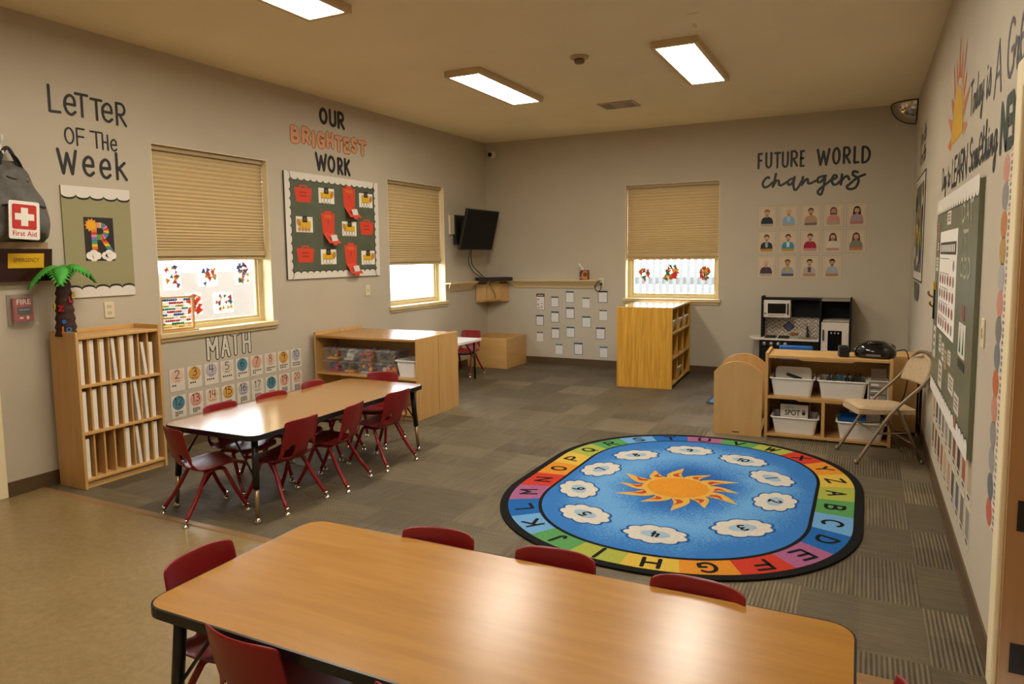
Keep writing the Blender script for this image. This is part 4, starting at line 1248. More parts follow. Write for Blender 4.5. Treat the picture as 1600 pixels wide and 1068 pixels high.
MB().box(.315, .625, -.05, -.013, KH - .225, KH - .02).build('cupboard_back', MKB, o)
# backsplash with zigzag tile print
mspl, nt, b = node_mat('zigzag_tile_print')
tc = N(nt, 'TexCoord'); sp = N(nt, 'SeparateXYZ'); nt.links.new(tc.outputs['Object'], sp.inputs[0])
zig = math_node(nt, 'PINGPONG', math_node(nt, 'MULTIPLY', sp.outputs['X'], 28.0), 1.0)
q = math_node(nt, 'FRACT', math_node(nt, 'ADD', math_node(nt, 'MULTIPLY', sp.outputs['Z'], 22.0), zig))
vn = N(nt, 'TexVoronoi'); vn.inputs['Scale'].default_value = 60
nt.links.new(tc.outputs['Object'], vn.inputs['Vector'])
q2 = math_node(nt, 'ADD', math_node(nt, 'MULTIPLY', q, .75), math_node(nt, 'MULTIPLY', vn.outputs['Distance'], .5))
nt.links.new(ramp(nt, q2, [(.2, '#6b5d50'), (.45, '#b4a697'), (.6, '#d8cdc0'), (.85, '#93826f')]), b.inputs['Base Color'])
sp_ = MB().box(.018, .625, -.02, -.012, .515, KH - .22).build('backsplash', mspl, o)
MB().flat([(.285, .56), (.35, .625), (.285, .69), (.22, .625)], .0212, 1).flat([(.285, .573), (.337, .625), (.285, .677), (.233, .625)], .0218, 0).build('diamond_tile', [P('tile_blue', '#5d6488'), P('tile_plum', '#3c2430')], sp_)
# counter with rounded drop leaf to the wall side
pts = [(.625, -.34), (.625, -.012)] + [(-.0, -.012)] + [(-.005 + .13 * math.cos(R(a)), -.175 + .16 * math.sin(R(a))) for a in range(95, 270, 12)] + [(0, -.34)]
MB().prism(pts, .492, .512).build('counter', MKW, o, bevel=.003)
for cx in (.11, .25):
    MB().box(cx - .06, cx + .06, -.30, -.12, .5125, .517).box(cx - .055, cx + .055, -.215, -.205, .517, .528).box(cx - .005, cx + .005, -.29, -.13, .517, .528).box(cx - .055, cx + .055, -.29, -.28, .517, .526).box(cx - .055, cx + .055, -.14, -.13, .517, .526).build('stove_burner', M_BLACKMAT, o)
MB().box(.41, .60, -.28, -.08, .5125, .514).build('sink', mat('sink_grey', '#96897b', .35, metal=.4), o)
MB().tube(smooth([(.49, -.06, .513), (.49, -.06, .60), (.49, -.075, .635), (.49, -.12, .63), (.49, -.13, .605)], 5), .009, 10).tube([(.49, -.06, .513), (.49, -.06, .545)], .018, 10).build('faucet', mat('faucet_grey', '#4a453f', .3, metal=.7), o)
MB().box(.018, .625, -.32, -.012, .40, .4915).build('control_panel', MKB, o)
MB().box(.018, .32, -.325, -.012, .03, .395).build('oven', MKB, o, bevel=.004)
MB().box(.32, .625, -.325, -.012, .03, .395).build('cupboard_door', MKB, o, bevel=.004)
for i in range(4):
    MB().lathe([(.024, 0), (.024, .016), (.017, .03)], 14, M=Matrix.Translation((.055 + i * .075, -.32, .45)) @ Matrix.Rotation(PI / 2, 4, 'X')).build('stove_knob', mat('knob_silver', '#a39a8d', .3, metal=.6), o)
MB().box(.645, KW - .018, -.05, -.013, .74, KH - .022).build('freezer_back', MKB, o)
MB().box(.66, KW - .018, -.29, -.013, .715, .735).build('freezer_shelf', mat('shelf_pale', '#a89c8c', .5), o)
rf = MB().box(.648, KW - .02, -.315, -.012, .03, .71).build('refrigerator_door', MKW, o, bevel=.004)
MB().box(.715, .855, -.319, -.3152, .40, .62).build('dispenser', M_BLACKGLOSS, rf)
MB().box(.662, .674, -.335, -.315, .51, .63).build('refrigerator_handle', M_BLACKMAT, rf, bevel=.002)
MB().disc(.75, .595, .008, .3195).disc(.785, .595, .008, .3195).disc(.82, .595, .008, .3195).build('dispenser_icons', P('icon_white', '#cfd3d6'), rf)
tag(MB().ball((0, 0, .022), .035, 1.1, .8, .62).ball((.035, 0, .02), .022, 1, .8, .8).build('toy_bread', mat('bread_crust', '#8c5a24', .6, var=.2), loc=(4.09, -.20, .5325)), 'small brown toy bread roll on the toy kitchen counter', 'toy food')

# ================================================================ left wall
def wall_thing(name, label, cat, loc, rotz, group=None):
    return thing(name, label, cat, loc, rotz, group)

# LETTER OF THE WEEK: origin at y = -5.66, z = 2.05; x to the right
o = wall_thing('wall_lettering', 'black vinyl words LETTER OF THE WEEK above the green letter poster', 'lettering', on_left(-5.66, 2.05, .0005), LEFT)
DV = .0015
m_ = MB()
for ch, x0, x1, z0, h in (('L', -.275, -.19, .405, .185), ('e', -.175, -.085, .405, .17), ('T', -.10, .0, .405, .165), ('T', .005, .10, .40, .155), ('e', .085, .175, .40, .165), ('R', .19, .275, .39, .17)):
    write(m_, ch, x0, x1, z0, h, .019, DV)
m_.build('word', M_VINYLBLACK, o)
m_ = MB()
for ch, x0, x1, z0, h in (('O', -.185, -.115, .215, .115), ('F', -.105, -.04, .21, .125)):
    write(m_, ch, x0, x1, z0, h, .013, DV)
m_.build('word', M_VINYLBLACK, o)
m_ = MB()
for ch, x0, x1, z0, h in (('T', -.01, .085, .21, .12), ('H', .075, .125, .205, .115), ('e', .135, .19, .205, .105)):
    write(m_, ch, x0, x1, z0, h, .013, DV)
m_.build('word', M_VINYLBLACK, o)
m_ = MB()
for ch, x0, x1, z0, h in (('W', -.245, -.105, .01, .175), ('e', -.075, .015, .01, .17), ('e', .045, .135, .005, .17), ('k', .165, .255, .005, .20)):
    write(m_, ch, x0, x1, z0, h, .021, DV)
m_.build('word', M_VINYLBLACK, o)

# green letter poster with scalloped ends
o = wall_thing('letter_poster', 'olive poster with scalloped white ends and a rainbow letter R', 'poster', on_left(-5.655, 1.235, .0), LEFT)
PW, PH = .49, .755
MB().box(-PW / 2, PW / 2, -.012, -.001, 0, PH).build('board', P('olive_paper', '#979069'), o)
def scallops(mb, x0, x1, z, up, n, depth, d, mw, mk, ext, amp=.014):
    """row of scallops: black lip behind white bumps; up = +1 when the white lies above the bumps"""
    w_ = (x1 - x0) / n
    for k, (mm, dd, grow) in enumerate(((mk, d, amp), (mw, d + .0008, 0.0))):
        pts = []
        for i in range(n):
            for j in range(9):
                a = PI * j / 8
                pts.append((x0 + w_ * (i + .5) - w_ / 2 * math.cos(a), z - up * (depth * math.sin(a) + grow)))
        pts += [(x1, z + up * ext), (x0, z + up * ext)]
        if up > 0:
            pts = pts
        else:
            pts = list(reversed(pts))
        mb.flat(pts, dd, mm)
bm_ = [P('border_white', '#ddd5c8'), M_VINYLBLACK]
for za, up_, ex_ in ((PH - .055, 1, .055), (.05, -1, .05)):
    m_ = MB()
    scallops(m_, -PW / 2, PW / 2, za, up_, 5, .022, .0125, 0, 1, ex_)
    m_.build('scalloped_border', bm_, o)
# the R art card
c_ = MB().box(-.105, .105, -.014, -.0125, .25, .55).build('art_card', P('card_charcoal', '#2f2a28'), o)
RB = ['#c0392f', '#dd7a2c', '#e4bf3a', '#4f9a4a', '#4a78b0', '#8a6aa0', '#d88a98']
m_ = MB()
for i in range(12):                                  # striped stem, bowl and leg
    z = .315 + i * .0165
    m_.rect(-.058, -.018, z, z + .0165, .0148, i % 7)
for i in range(14):
    a0, a1 = R(100 - i * 14), R(100 - (i + 1) * 14)
    cx, cz = .012, .455
    m_.flat([(cx + .018 * math.cos(a1), cz + .022 * math.sin(a1)), (cx + .058 * math.cos(a1), cz + .06 * math.sin(a1)), (cx + .058 * math.cos(a0), cz + .06 * math.sin(a0)), (cx + .018 * math.cos(a0), cz + .022 * math.sin(a0))], .0150, (i + 2) % 7)
m_.rect(-.03, .015, .477, .515, .0149, 6).rect(-.02, .012, .395, .433, .0149, 3)
for i in range(6):
    z = .395 - i * .014
    x = .008 + i * .009
    m_.flat([(x + .009, z - .014), (x + .049, z - .014), (x + .04, z), (x, z)], .0151, i % 7)
m_.build('rainbow_letter', [P('rainbow%d' % i, c) for i, c in enumerate(RB)], c_)
m_ = MB()
m_.flat([((.048 if i % 2 else .036) * math.cos(i * PI / 11) - .055, (.048 if i % 2 else .036) * math.sin(i * PI / 11) + .495) for i in range(22)], .0155, 1)
m_.disc(-.055, .495, .033, .0158, 0)
m_.build('sun_cutout', [P('sun_yellow', '#e4a81e'), P('sun_orange', '#e08a34')], c_)
m_ = MB()
for cx in (-.05, .06):
    for dx, dz, r_ in ((-.028, 0, .026), (.0, .012, .03), (.028, 0, .026), (.0, -.01, .03)):
        m_.disc(cx + dx, .285 + dz, r_, .0162 + dx * .002)
m_.build('cloud_cutout', M_WHITEPAPER, c_)

# light switch plates and outlets
def plate(loc, rotz, label, kind='outlet', name='wall_outlet'):
    o = wall_thing(name, label, 'outlet' if kind == 'outlet' else 'switch', loc, rotz)
    MB().box(-.036, .036, -.007, 0, -.058, .058).build('cover_plate', M_IVORY, o, bevel=.003)
    if kind == 'outlet':
        for z in (.022, -.022):
            s_ = MB().prism(rounded(-.017, .017, z - .014, z + .014, .008), -.0095, -.0068, 'y').build('socket', mat('socket_ivory', '#cbbb98', .4), o)
            MB().rect(-.008, -.005, z - .004, z + .006, .0098).rect(.005, .008, z - .004, z + .006, .0098).build('slots', M_BLACKMAT, s_)
    else:
        MB().box(-.010, .010, -.012, -.0068, -.02, .02).build('toggle', mat('socket_ivory', '#cbbb98', .4), o, bevel=.002)
    return o
plate(on_left(-5.612, 1.137), LEFT, 'ivory wall outlet under the olive letter poster')
plate(on_left(-2.695, 1.133), LEFT, 'ivory switch plate under the bulletin board beside the window', 'switch', 'light_switch')
plate(on_right(-5.425, 1.15), RIGHT, 'ivory light switch between the green board and name tags', 'switch', 'light_switch')
plate(on_back(1.712, 1.125), BACK, 'ivory outlet with a black plug at the end of the shelf')
o = tag(MB().box(-.012, .012, -.035, -.0096, -.04, -.006).tube(smooth([(0, -.03, -.03), (.004, -.045, -.075), (-.02, -.05, -.115), (-.06, -.05, -.10), (-.08, -.04, -.05), (-.10, -.03, .02)], 5), .0055, 8).build('power_cord', M_BLACKMAT, loc=on_back(1.712, 1.125)), 'black plug and looped cord at the wall outlet by the shelf', 'cord')

# fire alarm pull station with clear cover
o = wall_thing('fire_alarm', 'red FIRE pull station in a clear cover near the bookcase', 'fire alarm', on_left(-6.20, 1.18), LEFT)
MB().box(-.055, .055, -.045, -.004, -.075, .075).build('body', P('fire_red', '#a81f1c'), o, bevel=.004)
MB().text('FIRE', .046, 0, .036, .0456, 0, bold=.015, width=.085).build('lettering', M_WHITEPAPER, o)
MB().box(-.042, .042, -.05, -.0455, -.03, .02).build('pull_bar', M_BLACKMAT, o, bevel=.002)
MB().text('PULL DOWN', .012, 0, -.002, .0505, 0, width=.06).rect(-.03, -.008, -.055, -.045, .0456).rect(.012, .026, -.06, -.04, .0456).build('instructions', M_WHITEPAPER, o)
MB().box(-.075, .075, -.062, -.0605, -.095, .095).box(-.075, -.0735, -.0605, 0, -.095, .095).box(.0735, .075, -.0605, 0, -.095, .095).box(-.0735, .0735, -.0605, 0, .0935, .095).box(-.0735, .0735, -.0605, 0, -.095, -.0935).build('cover', M_CLEAR, o)
MB().box(-.078, .078, -.006, 0, -.098, .098).build('back_plate', mat('cover_grey', '#9a8f84', .5), o)

# wall file pocket
o = wall_thing('wall_file_pocket', 'dark maroon wall pocket with a yellow EMERGENCY label', 'wall file', on_left(-6.19, 1.36), LEFT)
mm = mat('maroon_plastic', '#33150f', .3)
MB().prism([(-.001, 0), (-.001, .19), (-.006, .19), (-.05, .02), (-.075, .205), (-.081, .205), (-.055, 0)][::-1], -.165, .165, 'x').prism([(-.001, 0), (-.001, .19), (-.081, .205), (-.055, 0)][::-1], -.168, -.165, 'x').prism([(-.001, 0), (-.001, .19), (-.081, .205), (-.055, 0)][::-1], .165, .168, 'x').build('pocket', mm, o)
tl = Matrix.Translation((0, -.0665, .085)) @ Matrix.Rotation(-R(-7.2), 4, 'X')
l_ = MB().rect(-.10, .115, -.0, .092, .0035, 0, tl).build('label_card', P('label_yellow', '#d8a81c'), o)
MB().text('EMERGENCY', .036, .01, .038, .0045, 0, tl, width=.15).build('lettering', P('label_ink', '#6b4a16'), l_)
b_ = wall_thing('paper_stack', 'folded papers sticking out of the EMERGENCY wall pocket', 'paper', on_left(-6.19, 1.395, .030), LEFT)
b_.rotation_euler = (R(7.5), 0, LEFT)
MB().box(-.15, .15, -.012, .0, .0, .215).build('sheets', mat('brown_paper', '#a68a66', .8, var=.15, vscale=20), b_)

# first aid backpack on a white hook
o = wall_thing('wall_hook', 'white wall hook holding the grey first aid backpack', 'hook', on_left(-6.26, 2.185), LEFT)
MB().box(-.02, .02, -.008, 0, -.06, .055).tube(smooth([(0, -.005, .02), (0, -.03, .03), (0, -.052, .052), (0, -.058, .075)], 5), .009, 10).tube(smooth([(0, -.005, -.03), (0, -.03, -.05), (0, -.05, -.04), (0, -.055, -.02)], 5), .008, 10).build('hook_body', M_WHITE, o)
o = wall_thing('backpack', 'grey first aid backpack hanging from the wall hook', 'backpack', on_left(-6.245, 1.60), LEFT)
def pack(front):
    def f(u, v):
        x = (u - .5) * 2
        w_ = .225 * (1 - .62 * max(0, (v - .35) / .65) ** 1.7) * (.90 + .10 * min(1, v * 5))
        z = v * .51 + .02 * math.sin(x * 3 + 1) * (1 - v)
        dep = .175 * math.sqrt(max(0, 1 - abs(x) ** 3)) * (.55 + .45 * math.sin(PI * min(1, .25 + v * .75)) ** .7) * (1 - .45 * v ** 3)
        fold = .008 * math.sin(9 * x + 14 * v) + .006 * math.sin(23 * v - 6 * x)
        edge = min(1, (1 - abs(x)) * 6, (1 - v) * 8 + .15, v * 10 + .2)
        return (x * w_ + .012 * math.sin(7 * v), -.02 - front * (dep + fold) * edge, z)
    return f
MB().surf(pack(1), 24, 24).build('pack_body', M_GREYFAB, o, sub=1)
MB().surf(lambda u, v: (pack(0)(u, v)[0], -.012, pack(0)(u, v)[2]), 12, 12).build('back_panel', M_DARKFAB, o)
m_ = MB()
def onpack(x, z, lift):
    u = .5 + x / 2 / .225
    p_ = pack(1)(min(.98, max(.02, u)), z / .51)
    return (x, p_[1] - lift, z)
m_.tube([onpack(-.11 + .022 * i, .235 - .002 * abs(i - 6), .004) for i in range(13)], .006, 6)
m_.tube([onpack(-.05 + .02 * i, .40 - .004 * i, .004) for i in range(7)], .005, 6)
m_.build('zipper', M_DARKFAB, o)
m_ = MB()
m_.tube(smooth([(-.04, -.06, .48), (-.02, -.055, .55), (.015, -.05, .585), (.04, -.055, .55), (.07, -.06, .47)], 5), .012, 6, flat=.4)
m_.tube(smooth([(.02, -.06, .56), (.06, -.07, .52), (.10, -.06, .44)], 5), .012, 6, flat=.4)
m_.build('strap', M_DARKFAB, o)
MB().tube(smooth([(.17, -.05, .05), (.19, -.05, -.02), (.185, -.045, -.075)], 5), .011, 6, flat=.4).build('strap', M_DARKFAB, o)
t_ = Matrix.Translation((-.012, -.222, .135)) @ Matrix.Rotation(R(3), 4, 'Y')
bd = MB().prism(rounded(-.088, .088, -.115, .115, .012), -.003, 0, 'y', 0, t_).build('badge', M_WHITEPAPER, o)
MB().prism(rounded(-.07, .07, -.055, .095, .012), -.0042, -.0031, 'y', 0, t_).build('red_field', P('badge_red', '#c0342c'), bd)
MB().rect(-.02, .02, -.035, .075, .0052, 0, t_).rect(-.055, -.02, .0, .04, .0052, 0, t_).rect(.02, .055, .0, .04, .0052, 0, t_).build('white_cross', M_WHITEPAPER, bd)
MB().text('First Aid', .042, 0, -.095, .0042, 0, t_, bold=.01, width=.135).build('lettering', P('badge_red', '#c0342c'), bd)

# abacus on the window sill
o = wall_thing('abacus', 'wooden abacus with rows of coloured beads on the window sill', 'abacus', (-.03, -5.035, .9235), R(84))
MB().box(-.14, -.125, -.012, .012, .0, .285).box(.125, .14, -.012, .012, .0, .285).box(-.125, .125, -.01, .01, .262, .278).box(-.125, .125, -.01, .01, .012, .028).box(-.16, .16, -.035, .035, -.0, .012).build('frame', M_MAPLE_X, o, bevel=.003)
BC = ['#1f5c9c', '#c02a2a', '#c9b23a', '#1f8a5a', '#c02a2a', '#1f5c9c', '#c9b23a', '#c02a2a', '#1f8a5a', '#d8c23a']
for i in range(10):
    z = .25 - i * .0232
    w_ = MB().tube([(-.125, 0, z), (.125, 0, z)], .0018, 6).build('wire', M_CHROME, o)
    m_ = MB()
    for j in range(10):
        x = -.112 + j * .0175 + (.055 if (i * 7 + j) % 10 > 6 else 0)
        m_.lathe([(.003, -.007), (.0095, -.004), (.0095, .004), (.003, .007)], 8, M=Matrix.Translation((x, 0, z)) @ Matrix.Rotation(PI / 2, 4, 'Y'))
    m_.build('beads', mat('bead_' + BC[i][1:], BC[i], .35), w_)
o['label'] = 'wooden abacus with rows of coloured beads on the window sill'

# paper triangle collages taped to the panes
TRI = ['#c03a30', '#2f7d5c', '#6a4f86', '#d98a24', '#4a6a9c', '#d8b03a', '#c2552e']
def collage(loc, rotz, w, h, label, seed, n=14, tilt=0.0, back=True, cols=TRI, sc=1.0):
    rnd = random.Random(seed)
    o = wall_thing('window_art', label, 'artwork', loc, rotz, 'triangle collages taped to windows')
    if back:
        MB().box(-w / 2, w / 2, -.0012, 0, -h / 2, h / 2).build('sheet', clear_paper, o)
    m_ = MB()
    for i in range(n):
        x, z = rnd.uniform(-w * .36, w * .36), rnd.uniform(-h * .38, h * .38)
        s_ = rnd.uniform(.018, .032) * sc
        a = rnd.uniform(0, 6.28)
        m_.flat([(x + s_ * math.cos(a + k) * q, z + s_ * math.sin(a + k) * q) for k, q in ((0, 1.1), (2.0, .8), (4.1, .9))], .0018 + .0004 * i, rnd.randrange(len(cols)))
    m_.build('triangles', [P('tri_' + c[1:], c) for c in cols], o)
clear_paper = MATS.get('tracing_paper') or clear_mat('tracing_paper', '#f4f6f8', .55, .6)
XG = -.132
for (y, z, w, h, lab, sd) in ((-4.985, 1.35, .165, .215, 'triangle collage on the big window, above the abacus', 1), (-4.64, 1.345, .20, .17, 'triangle collage at the middle of the big window below the blind', 2), (-4.27, 1.365, .165, .20, 'dense triangle collage on the big window, beside the frame', 3), (-4.495, 1.115, .21, .18, 'lowest triangle collage of the big window, on its own', 4)):
    collage((XG, y, z), LEFT, w, h, lab, sd, 26 if sd == 3 else 15)
collage((XG, -4.79, 1.12), LEFT, .16, .18, 'red and orange collage on the big window partly behind the abacus', 9, 22, cols=['#c83a28', '#e0842a', '#d8562a'], sc=1.3)
for (x, z, w, h, lab, sd, n) in ((2.275, 1.215, .22, .2, 'sparse triangle collage in the back window, first from the shelf', 5, 12), (2.605, 1.25, .25, .22, 'big red triangle collage at the middle of the back window', 6, 30), (3.015, 1.235, .15, .2, 'dense green and orange collage in the back window', 7, 30)):
    collage((x, .132, z), BACK, w, h, lab, sd, n, back=False, cols=['#c8382a', '#d84a2a', '#2f7d5c', '#d98a24', '#c8382a', '#5a6a4c', '#d8b03a'], sc=1.45)

# MATH letters and number cards
o = wall_thing('wall_lettering', 'white outlined letters MATH above the number cards', 'lettering', on_left(-4.57, .65, .0005), LEFT)
mg = mat('grid_letter_white', '#d9cfbf', .7)
for ch, x0, x1, dz in (('M', -.24, -.11, 0), ('A', -.10, .01, .006), ('T', .005, .115, .01), ('H', .13, .235, .012)):
    m_ = MB()
    write(m_, ch, x0, x1, dz, .21, .040, .001, 0)
    write(m_, ch, x0 + .008, x1 - .008, dz + .008, .194, .024, .0018, 1)
    wd, strokes = G[ch]
    for st in strokes:                            # little dots along each letter
        sx = (x1 - x0 - .04) / wd
        for a, b in zip(st, st[1:]):
            A = Vector((x0 + .02 + a[0] * sx, dz + .02 + a[1] * .17)); B = Vector((x0 + .02 + b[0] * sx, dz + .02 + b[1] * .17))
            nn = max(1, int((B - A).length / .022))
            for i in range(nn + 1):
                p = A.lerp(B, i / nn)
                m_.rect(p.x - .004, p.x + .004, p.y - .0025, p.y + .0025, .0024, 2)
    m_.build('letter', [M_VINYLBLACK, mg, P('letter_grid_grey', '#8f857a')], o)

WORDS = {2: 'two', 3: 'three', 4: 'four', 5: 'five', 6: 'six', 7: 'seven', 8: 'eight', 9: 'nine', 10: 'ten', 12: 'twelve', 13: 'thirteen', 14: 'fourteen', 15: 'fifteen', 16: 'sixteen', 17: 'seventeen', 18: 'eighteen', 19: 'nineteen', 20: 'twenty'}
CCOL = {'peach': '#dcb79c', 'amber': '#cf9a4a', 'lilac': '#b3abb0', 'cream': '#cfc3b0', 'teal': '#4f8493', 'pink': '#d59d86'}
CIRC = {2: 'peach', 3: 'amber', 4: 'lilac', 5: 'cream', 6: 'teal', 7: 'pink', 8: 'peach', 9: 'amber', 10: 'lilac', 12: 'teal', 13: 'pink', 14: 'peach', 15: 'amber', 16: 'lilac', 17: 'cream', 18: 'teal', 19: 'pink', 20: 'peach'}
m_card = P('number_card', '#d8cdbd')
ink = P('ink', '#2b2522')
for num in CIRC:
    col = (num - 2) % 10
    row = 0 if num < 11 else 1
    y = -5.094 + col * .1617
    z = (.547 if row == 0 else .335) - .0002 * col
    o = wall_thing('number_card', 'number card %d, %s, with a %s circle and counting dots' % (num, WORDS[num], CIRC[num]), 'number card', on_left(y, z), LEFT, 'number cards under MATH')
    cd = MB().box(-.073, .073, -.0015, 0, -.094, .094).rect(-.067, .067, -.088, .088, .0019, 1).build('card', [P('card_edge', '#b9ad9b'), m_card], o)
    MB().disc(0, .028, .056, .0023, n=28).build('circle', P('circle_' + CIRC[num], CCOL[CIRC[num]]), o)
    m_ = MB()
    st = str(num)
    if len(st) == 1:
        write(m_, st, -.023, .023, .008, .068, .006, .0028)
    else:
        wd = [G[c][0] for c in st]
        write(m_, st, -.036, .036, .008, .068, .006, .0028, gap=.2)
    m_.build('numeral', ink, o)
    MB().text(WORDS[num], .022, 0, -.014, .0028, width=min(.075, .0125 * len(WORDS[num]))).build('word', P('word_' + CIRC[num], '#5a4a42' if CIRC[num] in ('teal', 'amber', 'lilac', 'cream') else '#9c6a5a'), o)
    m_ = MB()
    per = 5
    r_ = .0075 if num < 11 else .0058
    stp = .020 if num < 11 else .0145
    for i in range(num):
        rw, cl = divmod(i, per)
        m_.disc(-2 * stp + cl * stp - (0 if num >= 11 else .0), -.044 - rw * (stp if num < 11 else .0135), r_, .0028, n=8)
    m_.build('counting_dots', ink, o)

# OUR BRIGHTEST WORK
o = wall_thing('wall_lettering', 'words OUR BRIGHTEST WORK over the bulletin board, middle word peach', 'lettering', on_left(-3.165, 2.33, .0005), LEFT)
m_ = MB()
for ch, x0, x1, z0, h in (('O', -.195, -.07, .46, .165), ('U', -.055, .06, .455, .175), ('R', .07, .185, .45, .18)):
    write(m_, ch, x0, x1, z0, h, .036, .001)
m_.build('word', M_VINYLBLACK, o)
xs = [-.590, -.445, -.305, -.240, -.105, .022, .150, .268, .385]
xw = [.125, .125, .05, .122, .115, .118, .105, .105, .14]
m_ = MB()
for k, ch in enumerate('BRIGHTEST'):
    zz = .225 + .012 * math.sin(k * 2.0)
    write(m_, ch, xs[k] - .006, xs[k] + xw[k] + .006, zz - .005, .175, .055, .0006, 1)
    write(m_, ch, xs[k], xs[k] + xw[k], zz, .165, .040, .0016, 0)
m_.build('word', [P('peach_letter', '#d69a70'), P('peach_outline', '#6b4531')], o)
m_ = MB()
for ch, x0, x1, z0, h in (('W', -.275, -.10, .0, .185), ('O', -.10, .02, .0, .175), ('R', .045, .14, -.01, .18), ('K', .15, .25, -.01, .185)):
    write(m_, ch, x0, x1, z0, h, .034, .001)
m_.build('word', M_VINYLBLACK, o)

# bulletin board of truck cards and red tool boxes
o = wall_thing('bulletin_board', 'green bulletin board with scalloped border between the two windows', 'bulletin board', on_left(-3.185, 1.29), LEFT)
BW_, BH_ = 1.385, 1.0
MB().box(-BW_ / 2, BW_ / 2, -.018, -.001, 0, BH_).build('board', mat('chalk_green_paper', '#525843', .6, var=.16, vscale=5), o)
for za, up_ in ((BH_ - .045, 1), (.045, -1)):
    m_ = MB()
    scallops(m_, -BW_ / 2, BW_ / 2, za, up_, 16, .026, .0185, 0, 1, .045, .009)
    m_.build('scalloped_border', bm_, o)
for side in (-1, 1):
    M = Matrix.Translation((0, 0, BH_ / 2)) @ Matrix.Rotation(side * PI / 2, 4, 'Y')
    m_ = MB()
    scallops(m_, -BH_ / 2, BH_ / 2, BW_ / 2 - .045, 1, 12, .026, .0195, 0, 1, .045, .009)
    m_.v = [tuple(M @ Vector(p)) for p in m_.v]
    m_.build('scalloped_border', bm_, o)
CELLS = [(-3.637, 2.095, 'R', 'top row, first'), (-3.315, 2.097, 'T', 'top row, second'), (-2.975, 2.035, 'O', 'top row, third'), (-2.70, 2.09, 'T', 'top row, fourth'),
         (-3.636, 1.807, 'T', 'middle row, first'), (-3.305, 1.765, 'O', 'middle row, second'), (-2.985, 1.784, 'T', 'middle row, third'), (-2.70, 1.807, 'R', 'middle row, fourth'),
         (-3.638, 1.525, 'R', 'bottom row, first'), (-3.314, 1.498, 'T', 'bottom row, second'), (-2.975, 1.455, 'O', 'bottom row, third'), (-2.69, 1.485, 'T', 'bottom row, fourth')]
RP = P('tool_red', '#d2452c')
for i, (y, z, kind, where) in enumerate(CELLS):
    if kind == 'T':
        o = wall_thing('truck_card', 'yellow paper truck on white card, %s on the bulletin board' % where, 'artwork', on_left(y, z, .0186), LEFT, 'truck cards')
        MB().box(-.112, .112, -.0015, 0, -.075, .072).build('card', M_WHITEPAPER, o)
        m_ = MB()
        sg = -1 if i in (4, 6) else 1
        M = Matrix.Diagonal((sg, 1, 1, 1))
        if i == 3:
            m_.rect(-.075, .05, -.035, .055, .0025, 0, M)
        else:
            m_.rect(-.085, .065, -.03, .03, .0025, 0, M).rect(-.045, .055, .03, .05, .0025, 0, M)
        m_.build('truck_body', P('truck_yellow', '#d9a91c'), o)
        cz = .03 if i == 3 else .018
        MB().rect(-.035, .028, cz, cz + .06, .003, 0, M).build('truck_cab', P('cab_dark', '#2c2118'), o)
        MB().rect(-.020, .014, cz + .014, cz + .046, .0035, 0, M).build('cab_window', P('cab_window_grey', '#5a5048'), o)
        m_ = MB()
        if i == 4:
            for k in range(4):
                m_.disc(-.055 + k * .042, -.047, .02, .0035, 1, rz=.022, M=M, n=12)
        else:
            for k in range(3 if i != 6 else 4):
                m_.disc(-.06 + k * .045, -.047, .022, .0035, 2, rz=.027, M=M, n=14).disc(-.06 + k * .045, -.047, .018, .004, 0, rz=.023, M=M, n=14)
        m_.build('wheels', [M_WHITEPAPER, P('wheel_tan', '#c48a4a'), M_VINYLBLACK], o)
        MB().flat([(.05, .0), (.065, .045), (.1, .05), (.105, .01), (.085, -.02), (.06, -.02)], .0032, 0, M).build('bucket', P('bucket_tan', '#b9813c'), o)
    else:
        tall = kind == 'O'
        o = wall_thing('paper_tool_box', '%s red paper tool box, %s on the bulletin board' % ('opened' if tall else 'closed', where), 'artwork', on_left(y, z, .0186), LEFT, 'red paper tool boxes')
        top = .09 if tall else .0
        m_ = MB()
        m_.flat([(-.10, -.055 + top), (.10, -.055 + top), (.118, .04 + top), (.115, .055 + top), (-.115, .055 + top), (-.118, .04 + top)] if not tall else [(-.08, -.03), (.085, -.03), (.10, .16), (-.10, .16)], .0012)
        if tall:
            m_.add([(-.08, -.0012, -.03), (.085, -.0012, -.03), (.125, -.06, -.135), (-.055, -.06, -.135)], [(0, 3, 2, 1)])
            m_.rect(.0, .06, -.155, -.135, .06).rect(-.045, .05, .16, .185, .0012)
        else:
            m_.flat([(-.095, -.08), (.095, -.08), (.10, -.055), (-.10, -.055)], .0012)
            m_.rect(-.05, -.03, .055, .08, .0012).rect(.03, .05, .055, .08, .0012).rect(-.03, .03, .068, .082, .0012)
        m_.build('box_shape', RP, o)
        m_ = MB()
        if tall:
            m_.text('TOOL', .04, 0, .115, .002, 0, width=.11).text('T', .05, .0, .05, .002, 1)
            m_.build('lettering', [P('gold_ink', '#d89a3a'), P('dark_ink', '#5a1c12')], o)
            MB().flat([(-.03, -.055), (.06, -.05), (.075, -.11), (-.01, -.115)], .055, 0).build('paper_tools', P('tool_grey', '#d6d0c8'), o)
        else:
            for k, zz in enumerate((.012, -.022)):
                m_.stroke([(-.05 + j * .016, zz + .006 * (-1) ** j) for j in range(7)], .005, .002)
            m_.build('handwriting', P('dark_ink', '#5a1c12'), o)

